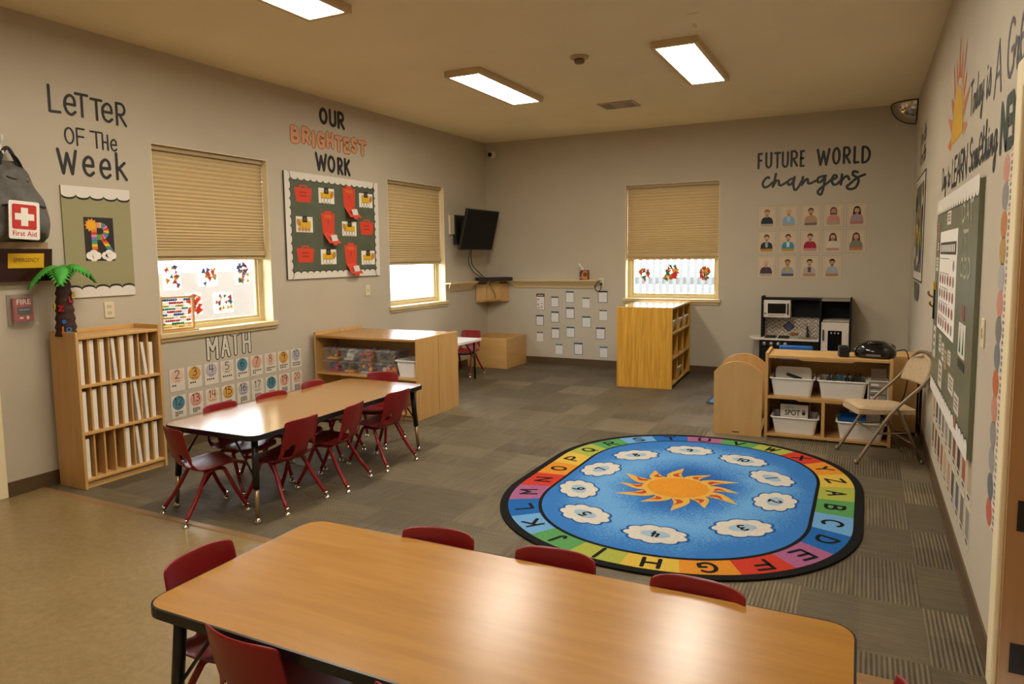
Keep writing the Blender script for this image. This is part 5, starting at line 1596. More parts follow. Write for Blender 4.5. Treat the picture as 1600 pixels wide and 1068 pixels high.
# ================================================================ television corner
o = wall_thing('television', 'black flat television tilted on a bracket near the corner', 'television', (.05, -.705, 1.83), LEFT)
tilt = Matrix.Translation((0, -.215, 0)) @ Matrix.Rotation(R(14), 4, 'X')
MB().box(-.425, .425, -.035, .0, -.265, .265, 0, tilt).build('housing', M_BLACK, o, bevel=.006)
MB().rect(-.41, .41, -.25, .25, .0358, 0, tilt).build('screen', mat('dark_screen', '#040505', .3, spec=.12), o)
MB().box(-.07, -.04, .0, .06, -.2, .2, 0, tilt).box(.04, .07, .0, .06, -.2, .2, 0, tilt).tube([(0, -.12, 0), (0, -.01, 0)], .025, 10).build('mount_arm', M_BLACKMAT, o)
MB().box(-.2, .1, .0, .05, -.19, .19).box(-.09, .03, -.03, .0, -.12, .12).build('bracket', M_BLACKMAT, o)
MB().box(-.30, -.19, .025, .05, -.06, .185).build('cover_plate', M_IVORY, o)
tag(MB().box(-.105, -.04, -.006, 0, -.16, .175).build('cover_plate', M_IVORY, loc=on_left(-.73, 1.82), rotz=LEFT), 'ivory wall plate behind the television bracket', 'wall plate') if False else None
tag(MB().tube(smooth([(.10, -.60, 1.60), (.07, -.57, 1.48), (.055, -.5, 1.36), (.09, -.38, 1.26), (.12, -.31, 1.195)], 6), .006, 6).tube(smooth([(.10, -.62, 1.60), (.05, -.60, 1.42), (.05, -.48, 1.28), (.10, -.34, 1.195)], 6), .005, 6).build('cable', M_BLACKMAT), 'black cables hanging from the television to the corner box', 'cable')

# moulded ledge shelves
def ledge(x0, x1, loc, rotz, label):
    """crown-moulding shelf, mitred ends"""
    o = wall_thing('ledge_shelf', label, 'shelf', loc, rotz)
    prof = [(0, -.115), (-.018, -.112), (-.028, -.085), (-.05, -.06), (-.075, -.035), (-.085, -.03), (-.09, -.018)]
    vs, fs = [], []
    for y, z in prof:
        k = (-y) - .09
        vs += [(x0 - k, y, z), (x1 + k, y, z)]
    for i in range(len(prof) - 1):
        fs.append((2 * i, 2 * i + 2, 2 * i + 3, 2 * i + 1))
    n = len(prof)
    fs.append(tuple(2 * i for i in range(n - 1, -1, -1)) + (2 * n,))
    fs.append(tuple(2 * i + 1 for i in range(n)) + (2 * n + 1,))
    vs += [(x0 + .09, 0, -.018), (x1 - .09, 0, -.018)]
    # close the ends with returns
    MB().add(vs, fs, 0, smooth=False).build('moulding', M_SILL, o)
    MB().box(x0 - .012, x1 + .012, -.102, 0, -.018, 0).build('ledge_board', M_SILL, o, bevel=.003)
    return o
ledge(-.375, .345, on_left(-.76, 1.150), LEFT, 'cream moulded ledge shelf under the television')
ledge(-.62, .70, on_back(.985, 1.158), BACK, 'cream moulded ledge shelf along the back wall with a tissue box')

# corner shelf with box
o = thing('corner_shelf', 'small maple corner cabinet hung below the television', 'corner shelf', (0, 0, .855))
MB().prism([(.004, -.004), (.004, -.35), (.02, -.36), (.36, -.02), (.35, -.004)], 0, .02).build('shelf_board', M_MAPLE_X, o, bevel=.002)
MB().prism([(.004, -.33), (.13, -.262), (.138, -.275), (.012, -.345)][::-1], .02, .25).build('side_panel', M_MAPLE_V, o)
MB().prism([(.33, -.004), (.262, -.13), (.275, -.138), (.345, -.012)], .02, .25).build('side_panel', M_MAPLE_V, o)
MB().prism([(.13, -.262), (.262, -.13), (.274, -.142), (.142, -.274)][::-1], .02, .285).build('front_panel', M_MAPLE_DULL, o)
MB().prism([(.004, -.004), (.004, -.33), (.13, -.262), (.262, -.13), (.33, -.004)], .27, .288).build('top', M_MAPLE_X, o)
o = thing('media_player', 'flat black media box on top of the corner cabinet', 'media player', (.20, -.20, 1.1435), R(45))
MB().box(-.24, .24, -.15, .10, .006, .05).build('case', M_BLACKMAT, o, bevel=.004)
MB().box(-.2, -.1, -.152, -.15, .02, .035).build('display', M_BLACKGLOSS, o)
for sx in (-.2, .2):
    for sy in (-.12, .07):
        MB().lathe([(.012, 0), (.012, .007)], 10, M=Matrix.Translation((sx, sy, 0))).build('foot', M_BLACKMAT, o)
tag(MB().tube(smooth([(.30, -.34, 1.15), (.20, -.30, 1.12), (.20, -.255, 1.06), (.235, -.225, .98), (.245, -.215, .90)], 6), .004, 6).build('cable', M_BLACKMAT), 'thin black cable over the front of the corner cabinet', 'cable')

o = thing('tissue_box', 'purple and yellow tissue box with a tissue on the back ledge', 'tissue box', (1.49, -.05, 1.1585), R(8))
MB().box(-.055, .055, -.045, .045, 0, .125).build('carton', P('tissue_purple', '#5a2c52'), o, bevel=.003)
MB().flat([(-.02, .01), (.052, .005), (.052, .12), (.0, .12), (-.03, .07)], .0456).disc(.02, .07, .028, .0462, 1, rz=.03, n=10).disc(-.04, .03, .014, .046, 0, n=10).flat([(-.052, .1), (-.03, .12), (-.052, .122)], .046).build('print', [P('tissue_yellow', '#c08a28'), P('tissue_plum', '#7a3a2a')], o)
MB().flat([(.003, .005), (.045, .005), (.03, .12), (.0, .12)], 0, 0, Matrix.Translation((.0556, 0, 0)) @ Matrix.Rotation(PI / 2, 4, 'Z')).build('print', P('tissue_yellow', '#c08a28'), o)
MB().surf(lambda u, v: (-.03 - .03 * v + (u - .5) * (.05 - .02 * v) + .01 * math.sin(v * 6), .01 * math.sin(u * 9 + v * 4), .124 + .10 * v * (1 - .25 * abs(u - .5))), 8, 8).build('tissue', M_WHITEPAPER, o, solid=.001)

# schedule cards on the back wall
SCH = [(1.043, .858, 105, 130, 'grey'), (1.263, .926, 110, 140, 'teal'), (1.494, .851, 105, 130, 'pale grey'), (1.729, .935, 118, 140, 'dark purple'), (.818, .598, 105, 130, 'navy'), (1.044, .65, 108, 135, 'dark teal'), (1.265, .709, 112, 138, 'purple'), (1.499, .597, 112, 135, 'bright teal'), (1.735, .692, 108, 130, 'silver'), (.818, .369, 100, 128, 'faint grey'), (1.05, .428, 108, 135, 'mauve'), (1.27, .452, 110, 130, 'turquoise'), (1.697, .449, 115, 142, 'indigo'), (1.101, .211, 105, 130, 'pale blue'), (1.384, .23, 110, 145, 'strong blue'), (1.74, .201, 108, 135, 'sky blue')]
SC = {'grey': '#8a8480', 'teal': '#5b8e94', 'pale grey': '#aaa39a', 'dark purple': '#4a3f58', 'navy': '#4a5a74', 'dark teal': '#3f6f7c', 'purple': '#5f5070', 'bright teal': '#4f9a94', 'silver': '#a8a49c', 'faint grey': '#b0a89e', 'mauve': '#7a7080', 'turquoise': '#5aa0a4', 'indigo': '#4f5078', 'pale blue': '#9ab4c4', 'strong blue': '#2f5f90', 'sky blue': '#6f9ab8'}
WHERE = {'grey': 'top of the second column', 'teal': 'highest card under the ledge', 'pale grey': 'beside the teal card', 'dark purple': 'top card closest to the window', 'navy': 'below the red list card', 'dark teal': 'second down in the second column', 'purple': 'under the teal card', 'bright teal': 'over the gap beside the turquoise card', 'silver': 'below the dark purple card', 'faint grey': 'lowest in the first column', 'mauve': 'third down in the second column', 'turquoise': 'third down in the middle column', 'indigo': 'closest to the bamboo unit, third down', 'pale blue': 'lowest row above the baseboard', 'strong blue': 'lowest row with a solid blue heading', 'sky blue': 'lowest row beside the bamboo unit'}
for x, z, w, h, cn in SCH:
    w_, h_ = w * .00112, h * .00112 * 1.0
    o = wall_thing('schedule_card', 'white card with %s frame, %s' % (cn, WHERE[cn]), 'wall card', on_back(x, z), BACK, 'framed white cards under the ledge')
    MB().box(-w_ / 2, w_ / 2, -.0015, 0, -h_ / 2, h_ / 2).build('frame', P('frame_' + cn.replace(' ', '_'), SC[cn]), o)
    MB().rect(-w_ / 2 + .007, w_ / 2 - .007, -h_ / 2 + .007, h_ / 2 - .022, .0022).build('sheet', P('card_sheet', '#dcd6cf'), o)
    m_ = MB()
    m_.rect(-w_ / 2 + .012, -w_ * .12, h_ / 2 - .018, h_ / 2 - .006, .0022).rect(w_ * .12, w_ / 2 - .012, h_ / 2 - .018, h_ / 2 - .006, .0022).rect(-w_ * .12, w_ * .12, h_ / 2 - .016, h_ / 2 - .008, .0022)
    for k in range(4):
        pass
    m_.build('heading', P('heading_blue', '#2c4a66') if 'blue' in cn else ink, o)
o = wall_thing('list_card', 'tall white card with red frame and dark heading at the head of the card group', 'wall card', on_back(.83, .854), BACK, None)
MB().box(-.063, .063, -.0015, 0, -.113, .113).build('frame', P('frame_rust', '#a5543e'), o)
MB().rect(-.057, .057, -.107, .068, .0022).build('sheet', P('card_sheet', '#dcd6cf'), o)
MB().rect(-.057, .057, .068, .107, .0022).build('heading', P('heading_brown', '#3a2620'), o)
MB().stroke([(-.04, .085), (-.01, .092), (.01, .084), (.04, .09)], .008, .0028).build('heading_lettering', M_WHITEPAPER, o)
m_ = MB()
m_.disc(-.035, .03, .016, .0028, 0, rz=.01).rect(.0, .04, -.03, -.02, .0028, 1).rect(-.042, -.026, -.06, -.02, .0028, 0).rect(.005, .03, -.085, -.06, .0028, 1).rect(-.04, -.015, -.095, -.075, .0028, 1)
m_.build('pictures', [P('rust_ink', '#b56a5a'), P('grey_ink', '#8a8a92')], o)

# FUTURE WORLD changers
o = wall_thing('wall_lettering', 'black words FUTURE WORLD changers above the portrait cards', 'lettering', on_back(4.235, 2.12, .0005), BACK)
m_ = MB()
for k, (ch, x0, x1) in enumerate(zip('FUTURE', (-.60, -.515, -.42, -.335, -.24, -.14), (-.54, -.435, -.34, -.255, -.155, -.085))):
    write(m_, ch, x0, x1, .335 + .004 * math.sin(k * 2), .19, .025, .001)
m_.build('word', M_VINYLBLACK, o)
m_ = MB()
for k, (ch, x0, x1) in enumerate(zip('WORLD', (.035, .195, .305, .41, .49), (.18, .285, .39, .475, .585))):
    write(m_, ch, x0, x1, .33 + .004 * math.sin(k), .195, .026, .001)
m_.build('word', M_VINYLBLACK, o)
m_ = MB()
for st in [[(-0.465, 0.231), (-0.488, 0.238), (-0.526, 0.2), (-0.536, 0.154), (-0.513, 0.124), (-0.469, 0.139), (-0.426, 0.177)],
           [(-0.393, 0.272), (-0.408, 0.193), (-0.425, 0.125)],
           [(-0.425, 0.125), (-0.388, 0.192), (-0.36, 0.188), (-0.357, 0.146), (-0.326, 0.142), (-0.268, 0.175)],
           [(-0.209, 0.21), (-0.252, 0.189), (-0.256, 0.144), (-0.224, 0.148), (-0.193, 0.197)],
           [(-0.19, 0.225), (-0.201, 0.135), (-0.185, 0.078), (-0.153, 0.099), (-0.112, 0.176)],
           [(-0.101, 0.22), (-0.113, 0.13)],
           [(-0.113, 0.13), (-0.07, 0.19), (-0.049, 0.183), (-0.046, 0.149), (-0.016, 0.145), (0.051, 0.177)],
           [(0.112, 0.218), (0.061, 0.199), (0.057, 0.155), (0.093, 0.158), (0.133, 0.215)],
           [(0.136, 0.222), (0.118, 0.106), (0.097, 0.018), (0.068, 0.02), (0.061, 0.054), (0.11, 0.101), (0.181, 0.156)],
           [(0.186, 0.169), (0.242, 0.186), (0.247, 0.213), (0.22, 0.217), (0.201, 0.168), (0.218, 0.118), (0.254, 0.121), (0.295, 0.163)],
           [(0.303, 0.223), (0.294, 0.113)],
           [(0.299, 0.146), (0.323, 0.186), (0.358, 0.201), (0.377, 0.164)],
           [(0.46, 0.238), (0.421, 0.249), (0.412, 0.216), (0.459, 0.175), (0.47, 0.131), (0.437, 0.067), (0.377, 0.059), (0.356, 0.088), (0.385, 0.114), (0.454, 0.175), (0.532, 0.209)]]:
    m_.stroke(smooth(st, 6), .027, .001)
m_.build('word', M_VINYLBLACK, o)

# portrait cards
def portrait(i, j, label, skin, hair, top, strip, longhair, extra=None):
    x = 3.755 + .2365 * i
    z = 1.895 - .2905 * j + .0
    o = wall_thing('portrait_card', label, 'portrait card', on_back(x, z), BACK, 'student portrait cards')
    MB().box(-.103, .103, -.0015, 0, -.133, .133).build('laminate', P('card_laminate', '#b8a58c'), o)
    MB().rect(-.095, .095, -.124, .124, .0021).build('sheet', P('portrait_sheet', '#cfbb9e'), o)
    m_ = MB()
    for k in range(11):
        m_.rect(-.078 + k * .0145, -.07 + k * .0145, .108, .111, .0026).rect(-.078 + k * .0145, -.07 + k * .0145, -.114, -.111, .0026)
    for k in range(15):
        m_.rect(-.082, -.079, -.108 + k * .0148, -.1 + k * .0148, .0026).rect(.079, .082, -.108 + k * .0148, -.1 + k * .0148, .0026)
    m_.build('dashed_border', P('dash_grey', '#75675a'), o)
    m_ = MB()
    if longhair:
        m_.flat([(-.036, .02), (-.03, .0), (.03, .0), (.036, .02), (.036, .06), (.02, .088), (-.02, .088), (-.036, .06)] if longhair == 1 else [(-.042, -.002), (-.03, -.01), (.03, -.01), (.042, .0), (.036, .06), (.02, .088), (-.02, .088), (-.036, .06)], .0028)
    m_.disc(0, .063, .031, .0028, rz=.030, n=16)
    m_.build('hair', P('hair_' + hair[1:], hair), o)
    MB().rect(-.011, .011, .0, .025, .0034).disc(0, .045, .025, .0034, rz=.032, n=18).build('face', P('skin_' + skin[1:], skin), o)
    MB().disc(-.009, .052, .0028, .0042, n=8).disc(.009, .052, .0028, .0042, n=8).stroke([(-.010, .031), (0, .027), (.010, .031)], .003, .0042).build('features', P('feature', '#5a3a2c'), o)
    f_ = MB().disc(0, .07, .0245, .0040, rz=.012, n=14, a0=0, a1=PI)
    f_.build('fringe', P('hair_' + hair[1:], hair), o)
    MB().flat([(-.068, -.088), (.068, -.088), (.066, -.04), (.05, -.008), (.016, .006), (0, -.004), (-.016, .006), (-.05, -.008), (-.066, -.04)], .0036).build('shirt', P('shirt_' + top[1:], top), o)
    if extra:
        MB().flat([(-.014, -.06), (.014, -.06), (.018, .004), (0, -.006), (-.018, .004)], .0042).build('shirt_front', P('shirtf_' + extra[1:], extra), o)
    m_ = MB()
    m_.flat([(p[0], p[1]) for p in rounded(-.066, .066, -.105, -.075, .008, 3)], .0046)
    m_.build('name_strip', P('strip_' + strip[1:], strip), o)
SK1, SK2, SK3 = '#c79b7c', '#b98a68', '#cda588'
PT = [
    (0, 0, 'portrait card of a person with short fair hair in a dark navy collared shirt', SK1, '#7a5c40', '#1d2a36', '#a89c88', 0),
    (1, 0, 'portrait card of a person with pale hair in a light blue patterned shirt', SK3, '#c9ab80', '#7fa3c0', '#a9a08c', 0, '#a8c0d0'),
    (2, 0, 'portrait card of a person with curly hair in a tan shirt, grey name strip', SK2, '#4c3a2c', '#b08a66', '#6a6660', 0),
    (3, 0, 'portrait card of a person with hair tied up in a salmon pink top', SK2, '#7a5638', '#c28474', '#a39a84', 1),
    (4, 0, 'portrait card of a person with dark bobbed hair in a mauve top', SK1, '#2c211c', '#a58a8c', '#b0786a', 2),
    (0, 1, 'portrait card of a person in a dark jacket over a grey shirt, mustard strip', SK1, '#4a3626', '#1f3038', '#b08428', 0, '#9a9a98'),
    (1, 1, 'portrait card of a person in a bright blue and aqua sweater', SK1, '#3a2a20', '#2f86a6', '#b08a2a', 0, '#d8d8d0'),
    (2, 1, 'portrait card of a person in a crimson red cardigan', SK1, '#3a2a22', '#a01c36', '#c08478', 0),
    (3, 1, 'portrait card of a person with long brown hair in a white top', SK1, '#4a3428', '#d2c4b0', '#b98a7a', 2),
    (4, 1, 'portrait card of a person with wavy brown hair in an olive grey top', SK1, '#5a3c2a', '#807a66', '#b87a3c', 2),
    (0, 2, 'portrait card of a person with very fair hair in a plum shirt', SK3, '#cdb08a', '#4a3440', '#a99c8c', 0),
    (1, 2, 'portrait card of a person in a cap and yellow sleeves holding toys', SK2, '#5a4a30', '#8f98a8', '#4f5862', 0, '#c9a03a'),
    (2, 2, 'portrait card of a person with tousled dark hair in a grey and maroon shirt', SK1, '#3a2a22', '#aca49a', '#b4806a', 0, '#6a3a40'),
    (3, 2, 'portrait card of a person with short black hair in a pale blue grey shirt', SK2, '#241c18', '#9aa4ac', '#b0763c', 0),
]
for a in PT:
    portrait(*a)

# ================================================================ right wall (x runs towards the camera)
o = wall_thing('sun_decal', 'yellow half sun decal with orange rays on the wall by the door', 'wall decal', on_right(-4.07, 2.10, .0005), RIGHT)
MB().disc(0, 0, .27, .001, n=24, a0=0, a1=PI, rz=.29).build('sun_disc', P('decal_yellow', '#d0a020'), o)
for i in range(11):
    a = R(2 + i * 17.6)
    r0, r1 = .30, .52 if i % 2 else .44
    w_ = .038
    m_ = MB()
    tx, tz = -math.sin(a), math.cos(a)
    pts = [(r0 * math.cos(a) - tx * w_, r0 * 1.12 * math.sin(a) - tz * w_), (r1 * math.cos(a) - tx * .012, r1 * 1.05 * math.sin(a) - tz * .012), (r1 * 1.05 * math.cos(a), r1 * 1.1 * math.sin(a)), (r1 * math.cos(a) + tx * .012, r1 * 1.05 * math.sin(a) + tz * .012), (r0 * math.cos(a) + tx * w_, r0 * 1.12 * math.sin(a) + tz * w_)]
    m_.flat(pts[::-1], .001).build('ray', P('ray_orange' if i % 3 else 'ray_coral', '#d0702a' if i % 3 else '#cc7e50'), o)

o = wall_thing('wall_lettering', 'black handwritten words Today is A Great Day to LEARN Something NEW', 'lettering', on_right(-3.3, 1.85, .0005), RIGHT)
def scribe(word, x0, x1, z0, h, w_, m=M_VINYLBLACK, shear=.0):
    mb = MB()
    tot = sum(G[c][0] for c in word) + .06 * (len(word) - 1)
    sx = (x1 - x0) / tot
    x = x0
    for c in word:
        wd, st = G[c]
        for s_ in st:
            mb.stroke([(x + p[0] * sx + p[1] * shear, z0 + p[1] * h) for p in s_], w_, .001)
        x += (wd + .06) * sx
    mb.build('word', m, o)
scribe('Today', 1.32, 1.78, .285, .15, .020)
scribe('is', 1.86, 2.0, .27, .17, .020)
scribe('A', 2.08, 2.24, .23, .20, .020)
scribe('Great', 2.36, 2.9, .24, .19, .022)
scribe('Day', .02, .30, .03, .13, .02)
scribe('to', .38, .52, .02, .12, .02)
scribe('LEARN', .62, 1.30, .0, .15, .026)
scribe('Something', 1.40, 2.22, .01, .15, .02)
scribe('NE', 2.30, 2.52, .0, .155, .045, P('decal_green', '#2f3b31'))
scribe('W', 2.53, 2.63, .0, .155, .035, P('decal_green', '#2f3b31'))

# tall green information board
o = wall_thing('information_board', 'tall green board with scalloped white edges on the door-side wall', 'bulletin board', on_right(-4.305, .585), RIGHT)
BW_, BH_ = 1.93, 1.215
MB().box(-BW_ / 2, BW_ / 2, -.02, -.001, 0, BH_ - .02).build('board', mat('board_green_fabric', '#6b6e56', .35, var=.12, vscale=4), o)
m_ = MB()
scallops(m_, -BW_ / 2, BW_ / 2, BH_ - .06, 1, 18, .03, .0205, 0, 1, .06, .008)
scallops(m_, -BW_ / 2, BW_ / 2, .045, -1, 18, .03, .0205, 0, 1, .06, .008)
m_.build('border', bm_, o)
def wx(y):
    return -(y + 4.305)
o2 = wall_thing('money_chart', 'white chart with dark heading and rows of coins on the green board', 'chart', on_right(-4.12, 1.32, .0206), RIGHT)
MB().box(-.46, .46, -.002, 0, -.31, .275).build('sheet', M_WHITEPAPER, o2)
MB().rect(-.42, .42, .14, .21, .0026).build('heading', P('chart_head', '#4a4038'), o2)
m_ = MB()
for k in range(9):
    m_.rect(-.37 + k * .085, -.32 + k * .085, .155, .195, .0032)
m_.build('heading_lettering', M_WHITEPAPER, o2)
m_ = MB()
for rw in range(5):
    zz = .08 - rw * .085
    for k in range(1 if rw == 0 else 6):
        m_.disc((.33 if rw == 0 else -.36 + k * .14), zz, .045, .0026, (0 if (k + rw) % 3 else 1), rz=.03, n=12)
    m_.rect(-.40, .1, zz + .033, zz + .038, .0026, 1)
m_.build('coins', [P('coin_red', '#9c5a4c'), P('coin_grey', '#8c8880')], o2)
def board_item(name, lab, cat, y, z, w_, h_, col, d=.0206, detail=None, group=None):
    b_ = wall_thing(name, lab, cat, on_right(y, z, d), RIGHT, group)
    MB().box(-w_ / 2, w_ / 2, -.0016, 0, -h_ / 2, h_ / 2).build('sheet', P('sheet_' + col[1:], col), b_)
    if detail:
        m_ = MB()
        for k in range(3):
            m_.rect(-w_ * .32, w_ * .32, h_ * (.22 - .24 * k), h_ * (.34 - .24 * k), .0022)
        m_.build('writing', P('sheetink_' + detail[1:], detail), b_)
    return b_
board_item('small_card', 'small white card above the coin chart on the green board', 'card', -4.12, 1.665, .20, .075, '#d8cfbf', detail='#a06a50')
board_item('small_card', 'small red card at the far edge of the green board, upper one', 'card', -3.52, 1.62, .11, .07, '#b08070', detail='#7a4a40')
board_item('small_card', 'small brown card at the far edge of the green board, second down', 'card', -3.52, 1.505, .12, .075, '#8f6a54', detail='#d0c0a8')
board_item('small_card', 'white card at the far edge of the green board, third down', 'card', -3.50, 1.395, .15, .085, '#cfc6b6', detail='#8a8070')
o2 = wall_thing('outline_letters', 'pale outlined letters in three lines on the green board', 'lettering', on_right(-4.93, 1.40, .0206), RIGHT)
for k, wd_ in enumerate(('DAT', 'IT', 'CED')):
    mb = MB()
    write(mb, wd_, -.2, -.2 + .13 * len(wd_), .21 - k * .13, .10, .018, .001)
    mb.build('word', P('letter_pale', '#a7a48c'), o2)
board_item('green_arrow_card', 'white card with two green arrows on the green board', 'card', -4.92, 1.06, .26, .16, '#d5ccbd')
m_ = MB()
ga = bpy.context.scene.objects['green_arrow_card']
m_.flat([(-.09, -.06), (-.03, -.06), (-.06, .06)], .0022).flat([(.03, -.06), (.09, -.06), (.06, .06)], .0022).build('arrows', P('arrow_green', '#2c6a44'), ga)
board_item('small_card', 'dark red card just above the green arrow card', 'card', -4.93, 1.19, .10, .07, '#8a5648')
board_item('small_card', 'black strip card just below the green arrow card', 'card', -4.93, .945, .24, .04, '#3a352e')
ccs = [(-3.52, .90, .16, .20, 'tall white card low at the far edge of the green board'), (-3.90, .93, .14, .10, 'first white picture card in the middle row of the green board'), (-4.08, .90, .12, .10, 'second white picture card in the middle row of the green board'), (-4.24, .875, .12, .10, 'tan picture card in the middle row of the green board'), (-4.42, .91, .14, .075, 'white label card at the end of the middle row'), (-3.98, .755, .20, .15, 'white folded card in the low row of the green board'), (-4.55, .79, .24, .09, 'white word card low on the green board'), (-4.82, .74, .2, .09, 'white word card lowest on the green board')]
for y, z, w_, h_, lab in ccs:
    board_item('picture_card', lab, 'card', y, z, w_, h_, '#cdc2b0' if 'tan' not in lab else '#b39a70', detail='#7d7264')
board_item('picture_card', 'small red card near the bottom of the green board', 'card', -4.80, .645, .09, .06, '#95604c')
o2 = wall_thing('pointer_stick', 'thin pointer stick with a yellow tip hanging on the green board', 'pointer', on_right(-3.47, 1.13, .022), RIGHT)
MB().tube([(0, -.008, -.09), (0, -.008, .10)], .006, 8).build('stick', M_BLACKMAT, o2)
MB().box(-.02, .02, -.016, -.002, .10, .15).build('yellow_tip', P('tip_yellow', '#d0a828'), o2)
o2 = wall_thing('brass_hook', 'brass double coat hook beside the green board', 'hook', on_right(-3.22, 1.15), RIGHT)
mbr = mat('brass', '#b9883a', .3, metal=1.0)
MB().box(-.02, .02, -.006, 0, -.06, .06).build('hook_plate', mbr, o2, bevel=.003)
MB().tube(smooth([(0, -.004, .02), (0, -.02, .02), (0, -.042, .035), (0, -.046, .06)], 5), .007, 8).tube(smooth([(0, -.004, -.03), (0, -.018, -.045), (0, -.034, -.03), (0, -.034, -.012)], 5), .007, 8).build('hook_arm', mbr, o2)

# photo strips below the board
NC = ['peach brown', 'dark brown', 'grey', 'black and tan', 'rust', 'olive', 'slate', 'tan', 'dark red', 'brown and grey']
HC = ['#b58a70', '#4f3a2c', '#8a847c', '#5a4c3a', '#9a5a3c', '#6a6a4c', '#59616a', '#b09a78', '#7a4438', '#7c6c5e']
for rw in range(2):
    for k in range(10):
        y = -3.47 - k * .195
        z = (.475, .275)[rw] - .0
        ci = (k * 3 + rw * 5) % 10
        b_ = wall_thing('photo_card', '%s tall picture card, %s in the %s row below the green board' % (NC[ci], ORD[k] if k < 7 else ['eighth', 'ninth', 'tenth'][k - 7], ('upper', 'lower')[rw]), 'card', on_right(y, z), RIGHT, 'picture cards below the green board')
        MB().box(-.075, .075, -.0015, 0, -.088, .088).build('sheet', P('photo_sheet', '#c9bba6'), b_)
        MB().rect(-.055, .055, -.05, .078, .002).build('picture', P('photo_' + HC[ci][1:], HC[ci]), b_)
        MB().rect(-.04, .04, -.076, -.062, .002).build('caption', ink, b_)

# name tag column by the door casing
NT = [1.767, 1.67, 1.57, 1.477, 1.385, 1.29, 1.197, 1.10, 1.003, .908, .815, .721, .622, .527]
TC = [('pink', '#c48c7a'), ('grey', '#8c8682'), ('orange', '#b97a46'), ('tan', '#b08a50'), ('pale grey', '#a9a49e'), ('pink', '#c08474'), ('dark grey', '#7a7674'), ('slate', '#77787a'), ('orange', '#b8683e'), ('pink', '#c2866f'), ('grey', '#8c8682'), ('grey', '#94908a'), ('dark grey', '#6a6a6c'), ('red', '#b8604c')]
CNT = ['topmost', 'second', 'third', 'fourth', 'fifth', 'sixth', 'seventh', 'eighth', 'ninth', 'tenth', 'eleventh', 'twelfth', 'thirteenth', 'lowest']
for k, z in enumerate(NT):
    b_ = wall_thing('name_tag', '%s tag with a %s circle in the column beside the door' % (CNT[k], TC[k][0]), 'name tag', on_right(-5.80, z), RIGHT, 'round-ended tags beside the door')
    MB().box(.01, .122, -.0014, 0, -.046, .046).build('tag_card', P('tag_card', '#d9d0c2'), b_)
    MB().disc(-.03, 0, .066, .0020, n=24, rz=.049).build('circle', P('tagc_' + TC[k][1][1:], TC[k][1]), b_)
    MB().rect(.042, .115, .028, .04, .0018).rect(.042, .115, -.042, -.030, .0018).build('stripe', P('tagc_' + TC[k][1][1:], TC[k][1]), b_)
    MB().rect(.05, .105, -.02, -.004, .0018).rect(.05, .1, .002, .016, .0018).build('writing', P('tag_ink', '#7d7268'), b_)

# far wall board: leafy tree poster in white frame
o = wall_thing('tree_poster', 'narrow-looking framed poster of coloured leaves in a pot near the back corner', 'poster', on_right(-1.25, 1.22), RIGHT)
MB().box(-.62, .56, -.005, -.001, 0, .94).build('board', P('poster_white', '#cdc3b0'), o)
MB().rect(-.54, .46, .07, .87, .0056).build('poster_ground', P('poster_grey', '#6a6654'), o)
MB().box(-.635, -.62, -.006, -.001, -.015, .955).box(.56, .575, -.006, -.001, -.015, .955).box(-.62, .56, -.006, -.001, .94, .955).box(-.62, .56, -.006, -.001, -.015, 0).build('frame', M_BLACK, o)
rnd = random.Random(3)
m_ = MB()
lc = ['#c8702e', '#4f7a3a', '#b9a13a', '#a8483c', '#8a9a6a', '#d8cdb8', '#7a5a80']
for i in range(34):
    cx, cz = rnd.uniform(-.48, .42), rnd.uniform(.16, .8)
    m_.disc(cx, cz, rnd.uniform(.05, .09), .0062 + i * .0003, rnd.randrange(7), rz=rnd.uniform(.04, .09), n=10)
m_.build('paper_leaves', [P('leaf_' + c[1:], c) for c in lc], o)
MB().rect(-.05, .02, .07, .3, .006).build('trunk', P('trunk_brown', '#4a3a28'), o)
MB().flat([(-.42, -.03), (-.34, -.17), (-.2, -.2), (.1, -.2), (.24, -.17), (.30, -.03)], .006).build('pot', P('pot_grey', '#5d564a'), o)
o = wall_thing('wall_lettering', 'two lines of dark script lettering over the leafy poster', 'lettering', on_right(-1.3, 2.24, .0005), RIGHT)
for zz, k in ((.20, 0), (.02, 1)):
    mb = MB()
    for q in range(5):
        x0 = -.36 + q * .15
        mb.stroke([(p[0] * .3 + x0, zz + .02 + p[1] * .16) for p in G['haneg'[q]][1][0]], .024, .001)
    mb.build('word', M_VINYLBLACK, o)

# ================================================================ alphabet rug
RX, RY = 1.02, 1.31           # half sizes
RC = (3.82, -4.41)
def oval(ax, ay, n=120, p=2.15):
    """stadium with slightly squared ends, long along y; starts at +x and runs clockwise seen from above"""
    st = ay - ax if ay > ax else 0
    out = []
    for i in range(n):
        a = -2 * PI * i / n
        c, s_ = math.cos(a), math.sin(a)
        x = math.copysign(abs(c) ** (2 / p), c) * ax
        y = math.copysign(abs(s_) ** (2 / p), s_) * ax
        y += math.copysign(st, s_) if abs(s_) > 1e-9 else 0
        out.append((x, y))
    return out
def resample(poly, n, shift=0.0):
    pts = [Vector(p) for p in poly]
    L = [0]
    for a, b in zip(pts, pts[1:] + pts[:1]):
        L.append(L[-1] + (b - a).length)
    tot = L[-1]
    out = []
    for k in range(n):
        t = ((k / n + shift) % 1.0) * tot
        i = max(j for j in range(len(pts)) if L[j] <= t + 1e-9)
        a, b = pts[i], pts[(i + 1) % len(pts)]
        out.append(a.lerp(b, (t - L[i]) / max(1e-9, L[i + 1] - L[i])))
    return out

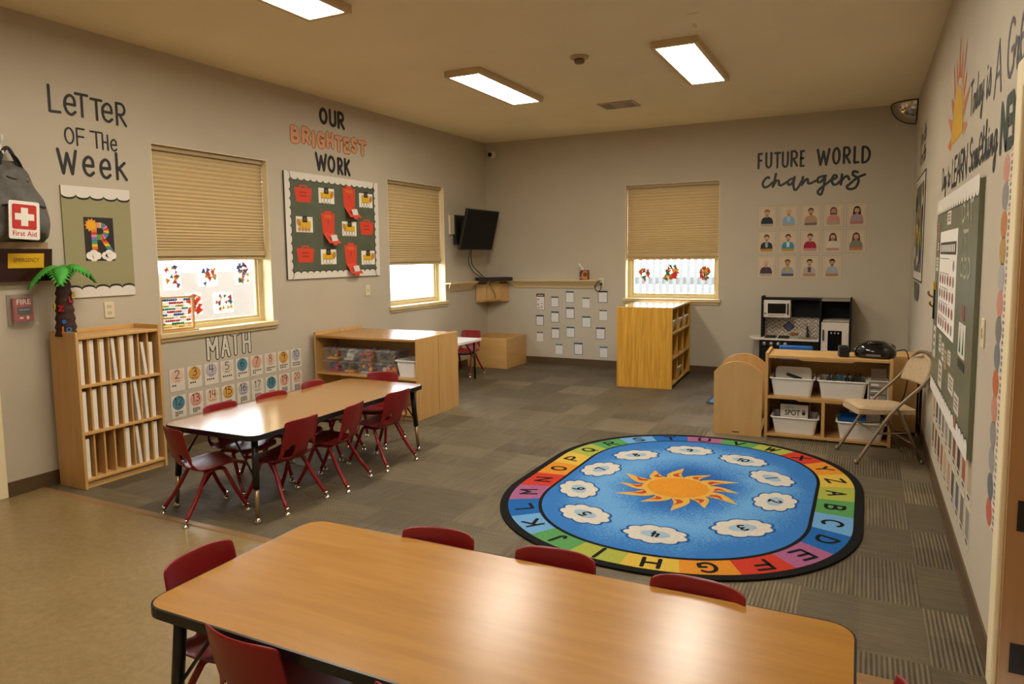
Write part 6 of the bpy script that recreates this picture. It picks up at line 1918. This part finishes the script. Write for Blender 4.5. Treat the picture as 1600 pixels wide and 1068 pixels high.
def pile(name, col, var=.12):
    return mat('pile_' + name, col, .95, var=var, vscale=90, bump=.4, bscale=300, spec=.15)
mblue, nt, b = node_mat('pile_sky_print')
tc = N(nt, 'TexCoord'); sp = N(nt, 'SeparateXYZ'); nt.links.new(tc.outputs['Object'], sp.inputs[0])
rr_ = math_node(nt, 'SQRT', math_node(nt, 'ADD', math_node(nt, 'POWER', math_node(nt, 'DIVIDE', sp.outputs['X'], .76), 2.0), math_node(nt, 'POWER', math_node(nt, 'DIVIDE', sp.outputs['Y'], 1.10), 2.0)))
n1 = N(nt, 'TexNoise'); n1.inputs['Scale'].default_value = 70; n1.inputs['Detail'].default_value = 6
n2 = N(nt, 'TexNoise'); n2.inputs['Scale'].default_value = 3.0
for n in (n1, n2):
    nt.links.new(tc.outputs['Object'], n.inputs['Vector'])
q = math_node(nt, 'ADD', rr_, math_node(nt, 'MULTIPLY', math_node(nt, 'SUBTRACT', n1.outputs['Fac'], .5), .55))
q = math_node(nt, 'ADD', q, math_node(nt, 'MULTIPLY', math_node(nt, 'SUBTRACT', n2.outputs['Fac'], .5), .3))
nt.links.new(ramp(nt, q, [(.26, '#0d4a8e'), (.40, '#2067ac'), (.60, '#5a92c4'), (.78, '#4a86bd'), (.95, '#1d64a8')]), b.inputs['Base Color'])
b.inputs['Roughness'].default_value = .95
RM = [pile('black', '#141312'), pile('lime', '#989e42'), pile('green', '#518a4f'), pile('light_blue', '#6395c2'), pile('blue', '#1b5b9e'), pile('orchid', '#97587e'), pile('red', '#b43424'), pile('orange', '#c68027'), pile('yellow', '#c3a340'),
      mblue, pile('cloud_white', '#c2bbb0'), pile('cloud_blue', '#92a9bb'), pile('sun_gold', '#c98525'), pile('flame_yellow', '#c99e44'), pile('flame_red', '#ae4127'), pile('halo_blue', '#18518c')]
rug = MB()
outer = oval(RX, RY)
rug.prism([(p[0], p[1]) for p in reversed(outer)], .0005, .011, 'z', 0)
Z = lambda k: .0114 + .0004 * k
def up(poly, k, m):
    poly = [(p[0], p[1]) for p in poly]
    area = sum(poly[i - 1][0] * poly[i][1] - poly[i][0] * poly[i - 1][1] for i in range(len(poly)))
    if area < 0:
        poly = poly[::-1]
    rug.add([(p[0], p[1], Z(k)) for p in poly], [tuple(range(len(poly)))], m)
def rug_letter(string, c, right, out_, w_, h_, t_, z):
    M = Matrix(((right.x, 0, out_.x, c.x), (right.y, 0, out_.y, c.y), (0, -1, 0, z), (0, 0, 0, 1)))
    if string == 'I' or string == '1':
        rug.stroke([(0, -h_ / 2), (0, h_ / 2)], t_, 0, 0, M)
        return
    write(rug, string, -w_ / 2, w_ / 2, -h_ / 2, h_, t_, 0, 0, gap=.25, M=M)
# lettered band: 26 blocks, A on the +x side, running clockwise
bo, bi, bl = oval(.972, 1.262), oval(.772, 1.118), oval(.752, 1.098)
SUB = 10
po, pi_ = resample(bo, 26 * SUB, -.5 / 26), resample(bi, 26 * SUB, -.5 / 26)
# match inner points to the outer ones by direction from the centre line
SHIFT = -.055
po = resample(bo, 26 * SUB, SHIFT)
pi_ = resample(bi, 26 * SUB, SHIFT)
SEQ = ([1, 2, 3, 4, 5, 6, 7, 8] * 3)[:21] + [2, 1, 6, 7, 8]
for k in range(26):
    idx = [(k * SUB + j) % (26 * SUB) for j in range(SUB + 1)]
    poly = [po[i] for i in idx] + [pi_[i] for i in reversed(idx)]
    up(poly, 0, SEQ[k])
    mid = (k * SUB + SUB // 2) % (26 * SUB)
    c = (po[mid] + pi_[mid]) / 2
    out_ = (po[mid] - pi_[mid]).normalized()
    right = Vector((out_.y, -out_.x))
    rug_letter(chr(65 + k), c, right, out_, .098 if chr(65 + k) not in 'IJ' else .05, .118, .021, Z(1))
up(bi, 2, 0)
up(bl, 3, 9)
# clouds with numerals
NUMP = {1: (4.30, -4.02), 2: (4.37, -4.47), 3: (4.26, -4.97), 4: (3.86, -5.25), 5: (3.42, -5.13), 6: (3.23, -4.74), 7: (3.22, -4.29), 8: (3.34, -3.86), 9: (3.67, -3.58), 10: (4.07, -3.68)}
for num, (x, y) in NUMP.items():
    c = Vector((x - RC[0], y - RC[1]))
    d = c.normalized()
    rt = Vector((d.y, -d.x))
    def cloud(w_, h_, grow):
        pts = []
        for i in range(72):
            a = 2 * PI * i / 72
            k = .95 + .20 * abs(math.sin(a * 4.5 + num)) ** .7 + grow
            pts.append(c + rt * (w_ * k * math.cos(a)) + d * (h_ * k * math.sin(a)))
        return pts
    up(cloud(.148, .105, .12), 4, 15)
    up(cloud(.148, .105, 0), 5, 10)
    up([c + rt * (.080 * math.cos(2 * PI * i / 24)) + d * (.048 * math.sin(2 * PI * i / 24)) for i in range(24)], 6, 11)
    rug_letter(str(num), c, rt, d, .052 if num < 10 else .085, .082, .015, Z(7))
# sun with curling flames
sc = Vector((3.79 - RC[0], -4.46 - RC[1]))
for i in range(12):
    a = 2 * PI * i / 12 + .2
    d = Vector((math.cos(a), math.sin(a))); tq = Vector((-d.y, d.x))
    def flame(r0, r1, w_, bend):
        L_, Rr = [], []
        for j in range(11):
            t = j / 10
            r_ = r0 + (r1 - r0) * t
            off = bend * math.sin(t * PI * 1.3)
            ww = w_ * (1 - t) ** .75 * (1 + .35 * math.sin(t * PI))
            p = sc + d * r_ + tq * off
            L_.append(p + tq * ww); Rr.append(p - tq * ww)
        return Rr + L_[::-1]
    up(flame(.15, .42 if i % 2 else .37, .052, .030), 4, 13)
    up(flame(.222, .325 if i % 2 else .30, .020, .022), 6, 14)
up([sc + Vector((.215 * math.cos(2 * PI * i / 40), .215 * math.sin(2 * PI * i / 40))) for i in range(40)], 5, 13)
up([sc + Vector((.19 * math.cos(2 * PI * i / 40), .19 * math.sin(2 * PI * i / 40))) for i in range(40)], 7, 12)
ro = rug.build('alphabet_rug', RM, loc=(RC[0], RC[1], 0))
tag(ro, 'oval alphabet rug with a sun and numbered clouds on blue', 'rug')

# corner of a blue rug beyond the book browser
o2 = MB().prism(rounded(-.42, .42, -.42, .42, .05), .0005, .010).prism(rounded(-.39, .39, -.39, .39, .04), .010, .0108, 'z', 1).build('blue_rug', [M_BLACKMAT, pile('sky_corner', '#538fc0')], loc=(3.84, -1.36, 0))
tag(o2, 'light blue rug on the carpet behind the book browser, its corner showing', 'rug')
